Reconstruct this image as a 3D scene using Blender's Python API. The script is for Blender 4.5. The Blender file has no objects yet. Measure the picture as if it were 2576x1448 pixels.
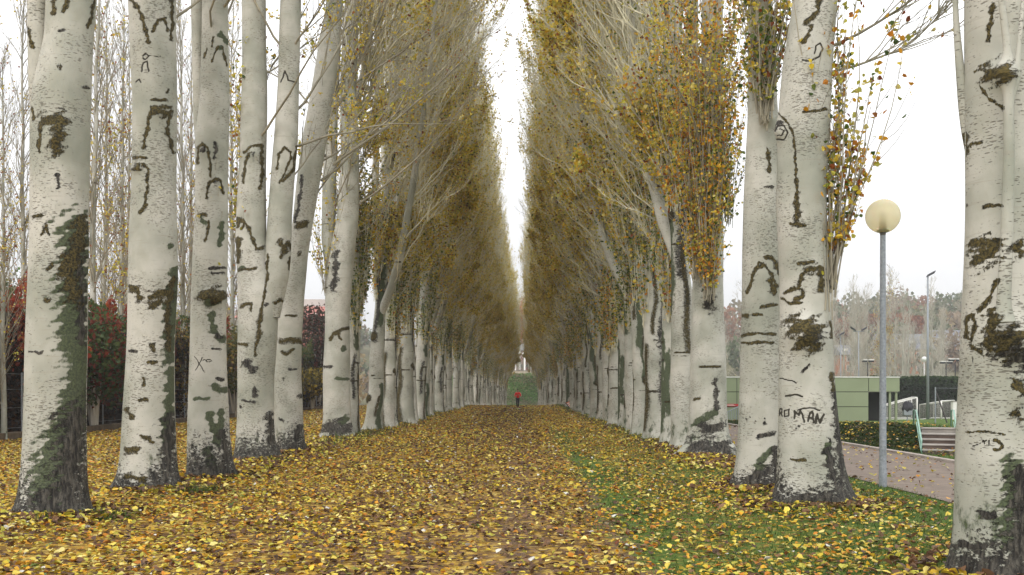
import bpy, math, random
import numpy as np
R = math.radians
SC = bpy.context.scene
COL = SC.collection
rng = np.random.default_rng(7)
random.seed(7)

# ------------------------------------------------------------------ camera, sky, sun, exposure
F = 2504.0; VX = 1303.0; VY = 980.0; EYE = 1.6       # the photo's vanishing point and focal length (2576 px wide frame)
cam = bpy.data.cameras.new('camera'); cam_o = bpy.data.objects.new('camera', cam); COL.objects.link(cam_o)
cam_o.location = (0, 0, EYE); cam_o.rotation_euler = (R(90), 0, 0)
cam.sensor_width = 36; cam.lens = F/2576*36
cam.shift_x = -(VX-1288)/2576; cam.shift_y = (VY-724)/2576
cam.clip_start = .05; cam.clip_end = 3000
SC.camera = cam_o

w = bpy.data.worlds.new('World'); SC.world = w; w.use_nodes = True
nt = w.node_tree; nt.nodes.clear()
def N(t, ty, **k):
    n = t.nodes.new(ty)
    for a, b in k.items():
        if a.startswith('i_'): n.inputs[a[2:].replace('_', ' ')].default_value = b
        else: setattr(n, a, b)
    return n
sky = N(nt, 'ShaderNodeTexSky'); sky.sky_type = 'NISHITA'; sky.sun_disc = False
sky.sun_elevation = R(38); sky.sun_rotation = R(200); sky.dust_density = 4; sky.air_density = 1.2
hs = N(nt, 'ShaderNodeHueSaturation'); hs.inputs['Saturation'].default_value = .10
nt.links.new(sky.outputs[0], hs.inputs['Color'])
tc = N(nt, 'ShaderNodeTexCoord'); mp = N(nt, 'ShaderNodeMapping'); mp.inputs['Scale'].default_value = (1, 1, 3)
nz = N(nt, 'ShaderNodeTexNoise'); nz.inputs['Scale'].default_value = 2.2; nz.inputs['Detail'].default_value = 5
nt.links.new(tc.outputs['Generated'], mp.inputs[0]); nt.links.new(mp.outputs[0], nz.inputs['Vector'])
cr = N(nt, 'ShaderNodeValToRGB')
cr.color_ramp.elements[0].position = .3; cr.color_ramp.elements[0].color = (10.9, 11.1, 11.5, 1)
cr.color_ramp.elements[1].position = .7; cr.color_ramp.elements[1].color = (13.5, 13.6, 13.8, 1)
nt.links.new(nz.outputs[0], cr.inputs[0])
mx = N(nt, 'ShaderNodeMix'); mx.data_type = 'RGBA'; mx.inputs[0].default_value = .8
nt.links.new(hs.outputs[0], mx.inputs[6]); nt.links.new(cr.outputs[0], mx.inputs[7])
sz = N(nt, 'ShaderNodeSeparateXYZ'); nt.links.new(tc.outputs['Generated'], sz.inputs[0])
mr = N(nt, 'ShaderNodeMapRange'); nt.links.new(sz.outputs[2], mr.inputs[0])
mr.inputs[1].default_value = .0; mr.inputs[2].default_value = .42; mr.inputs[3].default_value = .50; mr.inputs[4].default_value = 1.12
vm = N(nt, 'ShaderNodeVectorMath', operation='SCALE'); nt.links.new(mx.outputs[2], vm.inputs[0]); nt.links.new(mr.outputs[0], vm.inputs['Scale'])
bg = N(nt, 'ShaderNodeBackground'); bg.inputs[1].default_value = .148
nt.links.new(vm.outputs[0], bg.inputs[0])
wo = N(nt, 'ShaderNodeOutputWorld'); nt.links.new(bg.outputs[0], wo.inputs[0])
sun = bpy.data.lights.new('sun', 'SUN'); sun.energy = 1.4; sun.angle = R(25); sun.color = (1, .97, .92)
sun_o = bpy.data.objects.new('sun', sun); COL.objects.link(sun_o)
sun_o.rotation_euler = (R(90-38), 0, R(-20)); sun_o.location = (0, -10, 30)
SC.view_settings.view_transform = 'Standard'; SC.view_settings.look = 'None'
SC.cycles.diffuse_bounces = 8; SC.cycles.max_bounces = 12
SC.view_settings.exposure = 0.03; SC.view_settings.gamma = 1

# ------------------------------------------------------------------ helpers
def P(u, v, D): return np.array([(u-VX)*D/F, D, EYE+(VY-v)*D/F])
def tag(o, label=None, cat=None, group=None, kind=None):
    if label: o['label'] = label
    if cat: o['category'] = cat
    if group: o['group'] = group
    if kind: o['kind'] = kind
    return o
def empty(name, loc, label, cat, group=None, rz=0):
    o = bpy.data.objects.new(name, None); COL.objects.link(o); o.location = loc; o.rotation_euler = (0, 0, rz)
    o.empty_display_size = .3
    return tag(o, label, cat, group)
def link(name, me, mat=None, parent=None):
    if mat is not None and not me.materials: me.materials.append(mat)
    o = bpy.data.objects.new(name, me); COL.objects.link(o)
    if parent is not None: o.parent = parent
    return o
def raw_mesh(name, verts, quads=None, tris=None, smooth=True, attrs=None):
    """mesh from numpy arrays; quads (n,4), tris (m,3); attrs {name: (type, array)} on points"""
    me = bpy.data.meshes.new(name)
    verts = np.asarray(verts, np.float32)
    me.vertices.add(len(verts)); me.vertices.foreach_set('co', verts.ravel())
    q = np.zeros((0, 4), np.int32) if quads is None else np.asarray(quads, np.int32)
    t = np.zeros((0, 3), np.int32) if tris is None else np.asarray(tris, np.int32)
    me.loops.add(q.size+t.size); me.loops.foreach_set('vertex_index', np.concatenate([q.ravel(), t.ravel()]))
    me.polygons.add(len(q)+len(t))
    st = np.concatenate([np.arange(len(q))*4, q.size+np.arange(len(t))*3]).astype(np.int32)
    me.polygons.foreach_set('loop_start', st)
    me.polygons.foreach_set('use_smooth', np.full(len(q)+len(t), smooth))
    me.update(calc_edges=True)
    for k, (ty, arr) in (attrs or {}).items():
        a = me.attributes.new(k, ty, 'POINT')
        key = {'FLOAT': 'value', 'FLOAT_VECTOR': 'vector', 'FLOAT_COLOR': 'color'}[ty]
        a.data.foreach_set(key, np.asarray(arr, np.float32).ravel())
    return me
def smooth01(x, a, b):
    t = np.clip((x-a)/(b-a), 0, 1); return t*t*(3-2*t)
def norm(a): return a/np.maximum(np.linalg.norm(a, axis=-1, keepdims=True), 1e-9)

class MB:
    """collects boxes, prisms and tubes into one mesh"""
    def __init__(s): s.v = []; s.f = []; s.sm = False
    def add(s, v, f):
        b = len(s.v); s.v += [tuple(p) for p in v]; s.f += [tuple(i+b for i in q) for q in f]; return s
    def box(s, x0, x1, y0, y1, z0, z1):
        return s.add([(x0,y0,z0),(x1,y0,z0),(x1,y1,z0),(x0,y1,z0),(x0,y0,z1),(x1,y0,z1),(x1,y1,z1),(x0,y1,z1)],
                     [(0,3,2,1),(4,5,6,7),(0,1,5,4),(1,2,6,5),(2,3,7,6),(3,0,4,7)])
    def tube(s, pts, r, k=8, cap=True):
        pts = [np.array(p, float) for p in pts]; n = len(pts)
        rr = r if hasattr(r, '__len__') else [r]*n
        v = []
        for i, p in enumerate(pts):
            d = pts[min(i+1, n-1)]-pts[max(i-1, 0)]; d /= np.linalg.norm(d)+1e-9
            a = np.array([0, 0, 1.]) if abs(d[2]) < .9 else np.array([1., 0, 0])
            e = np.cross(d, a); e /= np.linalg.norm(e); g = np.cross(d, e)
            for j in range(k):
                t = 2*math.pi*j/k; v.append(p+rr[i]*(math.cos(t)*e+math.sin(t)*g))
        f = [(i*k+j, i*k+(j+1) % k, (i+1)*k+(j+1) % k, (i+1)*k+j) for i in range(n-1) for j in range(k)]
        if cap: f += [tuple(range(k-1, -1, -1)), tuple((n-1)*k+j for j in range(k))]
        return s.add(v, f)
    def lathe(s, prof, c, k=24):
        c = np.array(c, float)
        v = [c+np.array([r*math.cos(2*math.pi*j/k), r*math.sin(2*math.pi*j/k), z]) for r, z in prof for j in range(k)]
        n = len(prof)
        f = [(i*k+j, i*k+(j+1) % k, (i+1)*k+(j+1) % k, (i+1)*k+j) for i in range(n-1) for j in range(k)]
        f += [tuple(range(k-1, -1, -1)), tuple((n-1)*k+j for j in range(k))]
        return s.add(v, f)
    def build(s, name, mat, parent=None, origin=(0, 0, 0), smooth=False, bevel=0):
        me = bpy.data.meshes.new(name)
        o0 = np.array(origin)
        me.from_pydata([tuple(np.array(p)-o0) for p in s.v], [], s.f); me.update()
        me.polygons.foreach_set('use_smooth', [smooth]*len(me.polygons))
        o = link(name, me, mat, parent)
        if parent is None: o.location = origin
        if bevel:
            b = o.modifiers.new('bevel', 'BEVEL'); b.width = bevel; b.segments = 2; b.limit_method = 'ANGLE'
        return o

# ------------------------------------------------------------------ materials
def mat(name, col, rough=.8, noise=None, amp=.15, bump=0, bscale=None, metal=0, spec=.3):
    m = bpy.data.materials.new(name); m.use_nodes = True; t = m.node_tree
    b = t.nodes['Principled BSDF']; b.inputs['Roughness'].default_value = rough; b.inputs['Metallic'].default_value = metal
    b.inputs['Specular IOR Level'].default_value = spec
    b.inputs['Base Color'].default_value = (*col, 1)
    if noise:
        c = N(t, 'ShaderNodeTexCoord'); n = N(t, 'ShaderNodeTexNoise'); n.inputs['Scale'].default_value = noise; n.inputs['Detail'].default_value = 6
        t.links.new(c.outputs['Object'], n.inputs['Vector'])
        r = N(t, 'ShaderNodeValToRGB'); e = r.color_ramp.elements
        e[0].position = .3; e[0].color = (*[x*(1-amp) for x in col], 1)
        e[1].position = .7; e[1].color = (*[min(1, x*(1+amp)) for x in col], 1)
        t.links.new(n.outputs[0], r.inputs[0]); t.links.new(r.outputs[0], b.inputs['Base Color'])
        if bump:
            bp = N(t, 'ShaderNodeBump'); bp.inputs['Strength'].default_value = bump; bp.inputs['Distance'].default_value = .02
            n2 = N(t, 'ShaderNodeTexNoise'); n2.inputs['Scale'].default_value = bscale or noise*4; n2.inputs['Detail'].default_value = 4
            t.links.new(c.outputs['Object'], n2.inputs['Vector'])
            t.links.new(n2.outputs[0], bp.inputs['Height']); t.links.new(bp.outputs[0], b.inputs['Normal'])
    return m

def leaf_mat(name, trans=.45, rough=.55):
    m = bpy.data.materials.new(name); m.use_nodes = True; t = m.node_tree
    b = t.nodes['Principled BSDF']; b.inputs['Roughness'].default_value = rough; b.inputs['Specular IOR Level'].default_value = .25
    a = N(t, 'ShaderNodeAttribute', attribute_name='col')
    t.links.new(a.outputs['Color'], b.inputs['Base Color'])
    tr = N(t, 'ShaderNodeBsdfTranslucent'); t.links.new(a.outputs['Color'], tr.inputs[0])
    ms = N(t, 'ShaderNodeMixShader'); ms.inputs[0].default_value = trans
    t.links.new(b.outputs[0], ms.inputs[1]); t.links.new(tr.outputs[0], ms.inputs[2])
    t.links.new(ms.outputs[0], t.nodes['Material Output'].inputs[0])
    return m

def bark_material():
    m = bpy.data.materials.new('poplar_bark'); m.use_nodes = True; t = m.node_tree; L = t.links.new
    b = t.nodes['Principled BSDF']; b.inputs['Roughness'].default_value = .75; b.inputs['Specular IOR Level'].default_value = .25
    at = N(t, 'ShaderNodeAttribute', attribute_name='bp'); mk = N(t, 'ShaderNodeAttribute', attribute_name='mk'); ct = N(t, 'ShaderNodeAttribute', attribute_name='cut')
    sp = N(t, 'ShaderNodeSeparateColor'); L(mk.outputs['Color'], sp.inputs[0])
    oi = N(t, 'ShaderNodeObjectInfo'); mu = N(t, 'ShaderNodeMath', operation='MULTIPLY'); L(oi.outputs['Random'], mu.inputs[0]); mu.inputs[1].default_value = 37.
    va = N(t, 'ShaderNodeVectorMath', operation='ADD'); L(at.outputs['Vector'], va.inputs[0]); L(mu.outputs[0], va.inputs[1])
    def noise(scale, vec=(1, 1, 1), detail=4, rough=.55):
        q = N(t, 'ShaderNodeVectorMath', operation='MULTIPLY'); L(va.outputs[0], q.inputs[0]); q.inputs[1].default_value = vec
        n = N(t, 'ShaderNodeTexNoise'); n.inputs['Scale'].default_value = scale; n.inputs['Detail'].default_value = detail; n.inputs['Roughness'].default_value = rough
        L(q.outputs[0], n.inputs['Vector']); return n.outputs[0]
    def math_(op, a, c=None, clamp=False):
        n = N(t, 'ShaderNodeMath', operation=op, use_clamp=clamp)
        for i, x in enumerate((a, c)):
            if x is None: continue
            if isinstance(x, (int, float)): n.inputs[i].default_value = x
            else: L(x, n.inputs[i])
        return n.outputs[0]
    def step(x, a, c):
        n = N(t, 'ShaderNodeMapRange', interpolation_type='SMOOTHSTEP'); L(x, n.inputs[0]); n.inputs[1].default_value = a; n.inputs[2].default_value = c; return n.outputs[0]
    def mix(f, a, c):
        n = N(t, 'ShaderNodeMix'); n.data_type = 'RGBA'
        if isinstance(f, float): n.inputs[0].default_value = f
        else: L(f, n.inputs[0])
        for i, x in ((6, a), (7, c)):
            if isinstance(x, tuple): n.inputs[i].default_value = (*x, 1)
            else: L(x, n.inputs[i])
        return n.outputs[2]
    big = noise(.9); mid = noise(5); fine = noise(38, detail=5, rough=.65)
    c = mix(step(big, .35, .68), (.50, .48, .42), (.29, .295, .24))
    c = mix(math_('MULTIPLY', step(mid, .45, .75), .5), c, (.34, .33, .265))
    dirty = step(oi.outputs['Random'], .70, 1.5)
    c = mix(math_('MULTIPLY', dirty, step(noise(2.2), .3, .6)), c, (.17, .155, .11))
    # fine horizontal rings
    ring = step(noise(1, (2.2, 2.2, 34), 3), .60, .68)
    c = mix(math_('MULTIPLY', ring, .35), c, (.30, .27, .22))
    # lenticels: short dark dashes, patchy
    def dash(sx, sz, lo, hi, off):
        q = N(t, 'ShaderNodeVectorMath', operation='MULTIPLY'); L(va.outputs[0], q.inputs[0]); q.inputs[1].default_value = (sx, sx, sz)
        q2 = N(t, 'ShaderNodeVectorMath', operation='ADD'); L(q.outputs[0], q2.inputs[0]); q2.inputs[1].default_value = (off, off, off)
        v = N(t, 'ShaderNodeTexVoronoi'); v.inputs['Scale'].default_value = 1; L(q2.outputs[0], v.inputs['Vector'])
        thr = math_('MULTIPLY', step(noise(1.6), .35, .62), hi)
        thr = math_('ADD', thr, lo)
        return math_('MULTIPLY', math_('SUBTRACT', thr, v.outputs['Distance']), 9, True)
    d1 = dash(11, 50, .11, .25, 0); d2 = dash(24, 90, .07, .24, 5)
    dd = math_('MAXIMUM', d1, d2)
    c = mix(math_('MULTIPLY', dd, .7), c, (.12, .105, .08))
    # green algae
    gn = noise(7, (1, 1, .6), 6, .7)
    gr = step(math_('ADD', sp.outputs[1], math_('MULTIPLY', math_('SUBTRACT', gn, .5), 1.2)), .40, .62)
    gcol = mix(step(fine, .35, .65), (.022, .030, .014), (.068, .090, .036))
    c = mix(math_('MULTIPLY', gr, .93), c, gcol)
    # rough dark bark toward the foot
    dn = noise(15, (1, 1, 1.7), 7, .8)
    dark = step(math_('ADD', sp.outputs[2], math_('MULTIPLY', math_('SUBTRACT', dn, .5), 2.6)), .52, .66)
    fis = noise(26, (1, 1, .22), 5, .7)
    dcol = mix(step(fis, .4, .64), (.020, .018, .016), (.105, .095, .078))
    c = mix(dark, c, dcol)
    # olive brown moss
    mn = noise(30, (1, 1, .8), 7, .85)
    mo = step(math_('ADD', sp.outputs[0], math_('MULTIPLY', math_('SUBTRACT', mn, .5), 2.1)), .52, .66)
    mcol = mix(step(fine, .38, .64), (.022, .020, .010), (.13, .098, .030))
    c = mix(mo, c, mcol)
    cn = step(ct.outputs['Fac'], .35, .6)
    c = mix(cn, c, (.045, .04, .03))
    L(c, b.inputs['Base Color'])
    h = math_('ADD', math_('MULTIPLY', mo, math_('ADD', fine, .3)), math_('MULTIPLY', dark, math_('MULTIPLY', fis, 1.2)))
    h = math_('SUBTRACT', h, math_('MULTIPLY', math_('ADD', dd, math_('MULTIPLY', cn, 3.)), .18))
    h = math_('ADD', h, math_('MULTIPLY', mid, .3))
    bp = N(t, 'ShaderNodeBump'); bp.inputs['Strength'].default_value = 1.0; bp.inputs['Distance'].default_value = .03
    L(h, bp.inputs['Height']); L(bp.outputs[0], b.inputs['Normal'])
    return m

M_BARK = bark_material()
M_TWIG = mat('brightened_twig', (.62, .585, .44), .85, noise=1.1, amp=.35)  # paler than the near boughs: light for the dim crowns put into colour
M_BOUGH = mat('poplar_bough', (.30, .27, .20), .85, noise=2.5, amp=.35)
M_FARTWIG = mat('pale_far_twig', (.50, .46, .39), .9, noise=.4, amp=.25)
M_LEAF = leaf_mat('autumn_leaf')
M_LITTER = leaf_mat('fallen_leaf', .12, .5)
M_GRASS = leaf_mat('grass_blade', .25, .5)

YEL = [(.64,.47,.04), (.70,.55,.09), (.60,.38,.03), (.74,.62,.20), (.50,.46,.07), (.42,.38,.05)]
ORG = [(.64,.30,.02), (.70,.38,.03), (.55,.21,.02)]
GRN = [(.085,.13,.02), (.14,.18,.03), (.05,.09,.015), (.24,.24,.035)]
RED = [(.26,.075,.02), (.20,.05,.015), (.34,.13,.03)]
BRN = [(.15,.075,.035), (.11,.055,.025), (.20,.11,.055), (.09,.05,.03)]
def pick(n, rg, **w):
    pal = []; pr = []
    for k, x in w.items():
        p = {'org': ORG, 'yel': YEL, 'grn': GRN, 'red': RED, 'brn': BRN}[k]
        pal += p; pr += [x/len(p)]*len(p)
    pr = np.array(pr)/sum(pr)
    c = np.array(pal)[rg.choice(len(pal), n, p=pr)]
    return c*(.8+.4*rg.random((n, 1)))

def leaf_arrays(pos, size, rg, flat=None, aspect=.85):
    """6-vertex folded leaves. flat: None for hanging in any direction, else max tilt (radians) from lying flat"""
    n = len(pos); size = np.broadcast_to(size, (n,))
    if flat is None:
        nrm = norm(rg.normal(size=(n, 3)))
    else:
        t = np.abs(rg.normal(0, flat, n)); a = rg.random(n)*2*np.pi
        nrm = np.stack([np.sin(t)*np.cos(a), np.sin(t)*np.sin(a), np.cos(t)], 1)
    e = norm(np.cross(nrm, norm(rg.normal(size=(n, 3))))); g = np.cross(nrm, e)
    s = size[:, None]*.5
    fold = (rg.random((n, 1))*.5+.05)
    asp = aspect*(.8+.4*rg.random((n, 1)))
    V = np.empty((n, 6, 3))
    V[:, 0] = pos-e*s; V[:, 3] = pos+e*s*1.1
    V[:, 1] = pos-e*s*.45-g*s*asp+nrm*s*fold; V[:, 2] = pos+e*s*.35-g*s*asp*.75+nrm*s*fold
    V[:, 5] = pos-e*s*.45+g*s*asp+nrm*s*fold; V[:, 4] = pos+e*s*.35+g*s*asp*.75+nrm*s*fold
    b = np.arange(n)[:, None]*6
    Q = np.concatenate([b+[0, 1, 2, 3], b+[0, 3, 4, 5]])
    return V.reshape(-1, 3), Q
def leaf_mesh(name, pos, size, cols, rg, flat=None, aspect=.85):
    V, Q = leaf_arrays(pos, size, rg, flat, aspect)
    c = np.repeat(np.concatenate([cols, np.ones((len(cols), 1))], 1), 6, 0)
    return raw_mesh(name, V, Q, smooth=False, attrs={'col': ('FLOAT_COLOR', c)})

# ------------------------------------------------------------------ branching
def grow(p0, d0, L, n, up, wob, rg):
    """polylines: p0 (N,3), d0 (N,3), L (N,) -> (N, n+1, 3)"""
    out = [p0]; d = norm(d0); p = p0; st = (np.asarray(L)/n)[:, None]
    for i in range(n):
        d = norm(d+np.array([0, 0, up])/n+rg.normal(0, wob, p0.shape)); p = p+d*st; out.append(p)
    return np.stack(out, 1)
def tubes(pts, r0, r1, k):
    """pts (N,m,3) -> verts, quads. r0,r1 (N,) base and tip radius"""
    Nn, m, _ = pts.shape
    if Nn == 0: return np.zeros((0, 3)), np.zeros((0, 4), int)
    d = norm(np.gradient(pts, axis=1)); a = np.where(np.abs(d[..., 2:3]) < .9, np.array([0, 0, 1.]), np.array([1., 0, 0]))
    e = norm(np.cross(d, a)); g = np.cross(d, e)
    tt = np.linspace(0, 1, m)[None, :]; r = (np.asarray(r0)[:, None]*(1-tt)+np.asarray(r1)[:, None]*tt)
    th = np.arange(k)*2*np.pi/k
    V = pts[:, :, None, :]+r[:, :, None, None]*(np.cos(th)[None, None, :, None]*e[:, :, None, :]+np.sin(th)[None, None, :, None]*g[:, :, None, :])
    idx = np.arange(Nn*m*k).reshape(Nn, m, k)
    A = idx[:, :-1]; B = idx[:, 1:]
    Q = np.stack([A, np.roll(A, -1, 2), np.roll(B, -1, 2), B], -1).reshape(-1, 4)
    return V.reshape(-1, 3), Q
def along(pts, t):
    """points and directions at parameter t (N,j) on polylines (N,m,3)"""
    m = pts.shape[1]-1; x = np.clip(t*m, 0, m-1e-6); i = x.astype(int); f = (x-i)[..., None]
    rows = np.arange(len(pts))[:, None]
    a = pts[rows, i]; b = pts[rows, i+1]
    return a*(1-f)+b*f, norm(b-a)
class Acc:
    def __init__(s): s.V = []; s.Q = []; s.n = 0
    def add(s, VQ):
        V, Q = VQ
        s.V.append(V); s.Q.append(Q+s.n); s.n += len(V)
    def mesh(s, name): return raw_mesh(name, np.concatenate(s.V), np.concatenate(s.Q))

def crown(stems, z0, z1, rg, nb=34, n3=12, n4=4, blen=4.6, bias=(1, 0), leafn=2500, leafz=(5, 15), mixc=None, lsize=.075, ang=(28, 52), twr=.0065, wide=False):
    """stems: list of (pts (m,3)); returns twig mesh data accumulator and leaf positions/colours"""
    acc = Acc(); tips = []
    for S in stems:
        zt = np.linspace(z0, z1, nb)+rg.normal(0, .25, nb)
        zs = S[:, 2]
        zt = np.clip(zt, zs[0]+.2, zs[-1]-.3)
        p = np.stack([np.interp(zt, zs, S[:, 0]), np.interp(zt, zs, S[:, 1]), zt], 1)
        az = rg.random(nb)*2*np.pi
        v = np.stack([np.cos(az), np.sin(az)], 1)+np.array(bias)*.75
        v = norm(v); a = np.radians(rg.uniform(*ang, nb)); h = (zt-z0)/(z1-z0)
        d = np.concatenate([v*np.sin(a)[:, None], np.cos(a)[:, None]], 1)
        L = blen*(np.interp(h, [0, .15, .45, .8, 1], [.48, .7, 1., .62, .3]) if wide else (1-.62*h))*(.6+.6*rg.random(nb))
        B = grow(p, d, L, 9, .8, .16, rg)
        acc.add(tubes(B, .008+.0048*L, np.full(nb, .005), 5))
        t = rg.uniform(.15, 1, (nb, n3)); q, dd = along(B, t)
        q = q.reshape(-1, 3); dd = dd.reshape(-1, 3)
        d3 = norm(dd+.62*norm(rg.normal(size=dd.shape))+[0, 0, .25])
        L3 = (L[:, None]*(1.05-t)*.55+.25).reshape(-1)*(.6+.7*rg.random(len(q)))
        C = grow(q, d3, L3, 4, .45, .12, rg)
        acc.add(tubes(C, twr*(.75+.6*L3), np.full(len(q), twr*.5), 3))
        tips.append(C)
        if n4:
            t = rg.uniform(.15, .95, (len(C), n4)); q, dd = along(C, t); q = q.reshape(-1, 3); dd = dd.reshape(-1, 3)
            d4 = norm(dd+.7*norm(rg.normal(size=dd.shape))+[0, 0, .2])
            L4 = rg.uniform(.15, .6, len(q))
            Dd = grow(q, d4, L4, 2, .3, .12, rg)
            acc.add(tubes(Dd, np.full(len(q), twr*.62), np.full(len(q), twr*.4), 3))
            tips.append(Dd)
    if wide:
        for V in acc.V+tips:
            lim = np.interp(V[..., 2], [4, 11], [2.5, 4.3]); V[..., 0] = np.where(V[..., 0] > 0, lim*np.tanh(V[..., 0]/lim), V[..., 0])
    lp = np.zeros((0, 3)); lc = np.zeros((0, 3))
    if leafn:
        A = np.concatenate([x[:, -3:].reshape(-1, 3) if x.shape[1] > 3 else x.reshape(-1, 3) for x in tips])
        wz = np.exp(-((A[:, 2]-leafz[0])/(leafz[1]-leafz[0]))**2*1.2)+.06
        # clumpy
        ph = np.sin(A[:, 0]*1.7+rg.random()*9)+np.sin(A[:, 1]*1.9+rg.random()*9)+np.sin(A[:, 2]*1.3+rg.random()*9)
        wz *= np.exp(ph*(1.25 if wide else .7)); wz /= wz.sum()
        i = rg.choice(len(A), leafn, p=wz)
        lp = A[i]+rg.normal(0, .05, (leafn, 3)); lc = pick(leafn, rg, **(mixc or dict(yel=.86, grn=.06, red=.04, brn=.04)))
    return acc, lp, lc

def shoots(base, n, h, spread, rg, lean=(0, 0), nleaf=1200, mixc=None, thick=.009, lo=.12, fine=True):
    """a brush of upright shoots growing from one knob; returns tubes and leaves"""
    acc = Acc(); base = np.array(base, float)
    az = rg.random(n)*2*np.pi; a = rg.random(n)**.6*spread
    d = np.stack([np.cos(az)*np.sin(a)+lean[0], np.sin(az)*np.sin(a)+lean[1], np.cos(a)], 1)
    p = base+rg.normal(0, .06, (n, 3)); L = h*(.45+.55*rg.random(n))
    B = grow(p, d, L, 8, .5, .05, rg); acc.add(tubes(B, thick*(.6+.6*rg.random(n)), np.full(n, .004), 5))
    A = [B[:, 1:].reshape(-1, 3)]
    if fine:
        t = rg.uniform(.03, 1, (n, 9)); q, dd = along(B, t); q = q.reshape(-1, 3); dd = dd.reshape(-1, 3)
        C = grow(q, norm(dd+.5*norm(rg.normal(size=dd.shape))), rg.uniform(.2, .8, len(q)), 3, .4, .1, rg)
        acc.add(tubes(C, np.full(len(q), .005), np.full(len(q), .003), 3)); A.append(C.reshape(-1, 3))
    A = np.concatenate(A)
    A = A[A[:, 2] > base[2]+lo*h]
    i = rg.choice(len(A), nleaf)
    return acc, A[i]+rg.normal(0, .05, (nleaf, 3)), pick(nleaf, rg, **(mixc or dict(yel=.75, grn=.2, red=.05)))

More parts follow.
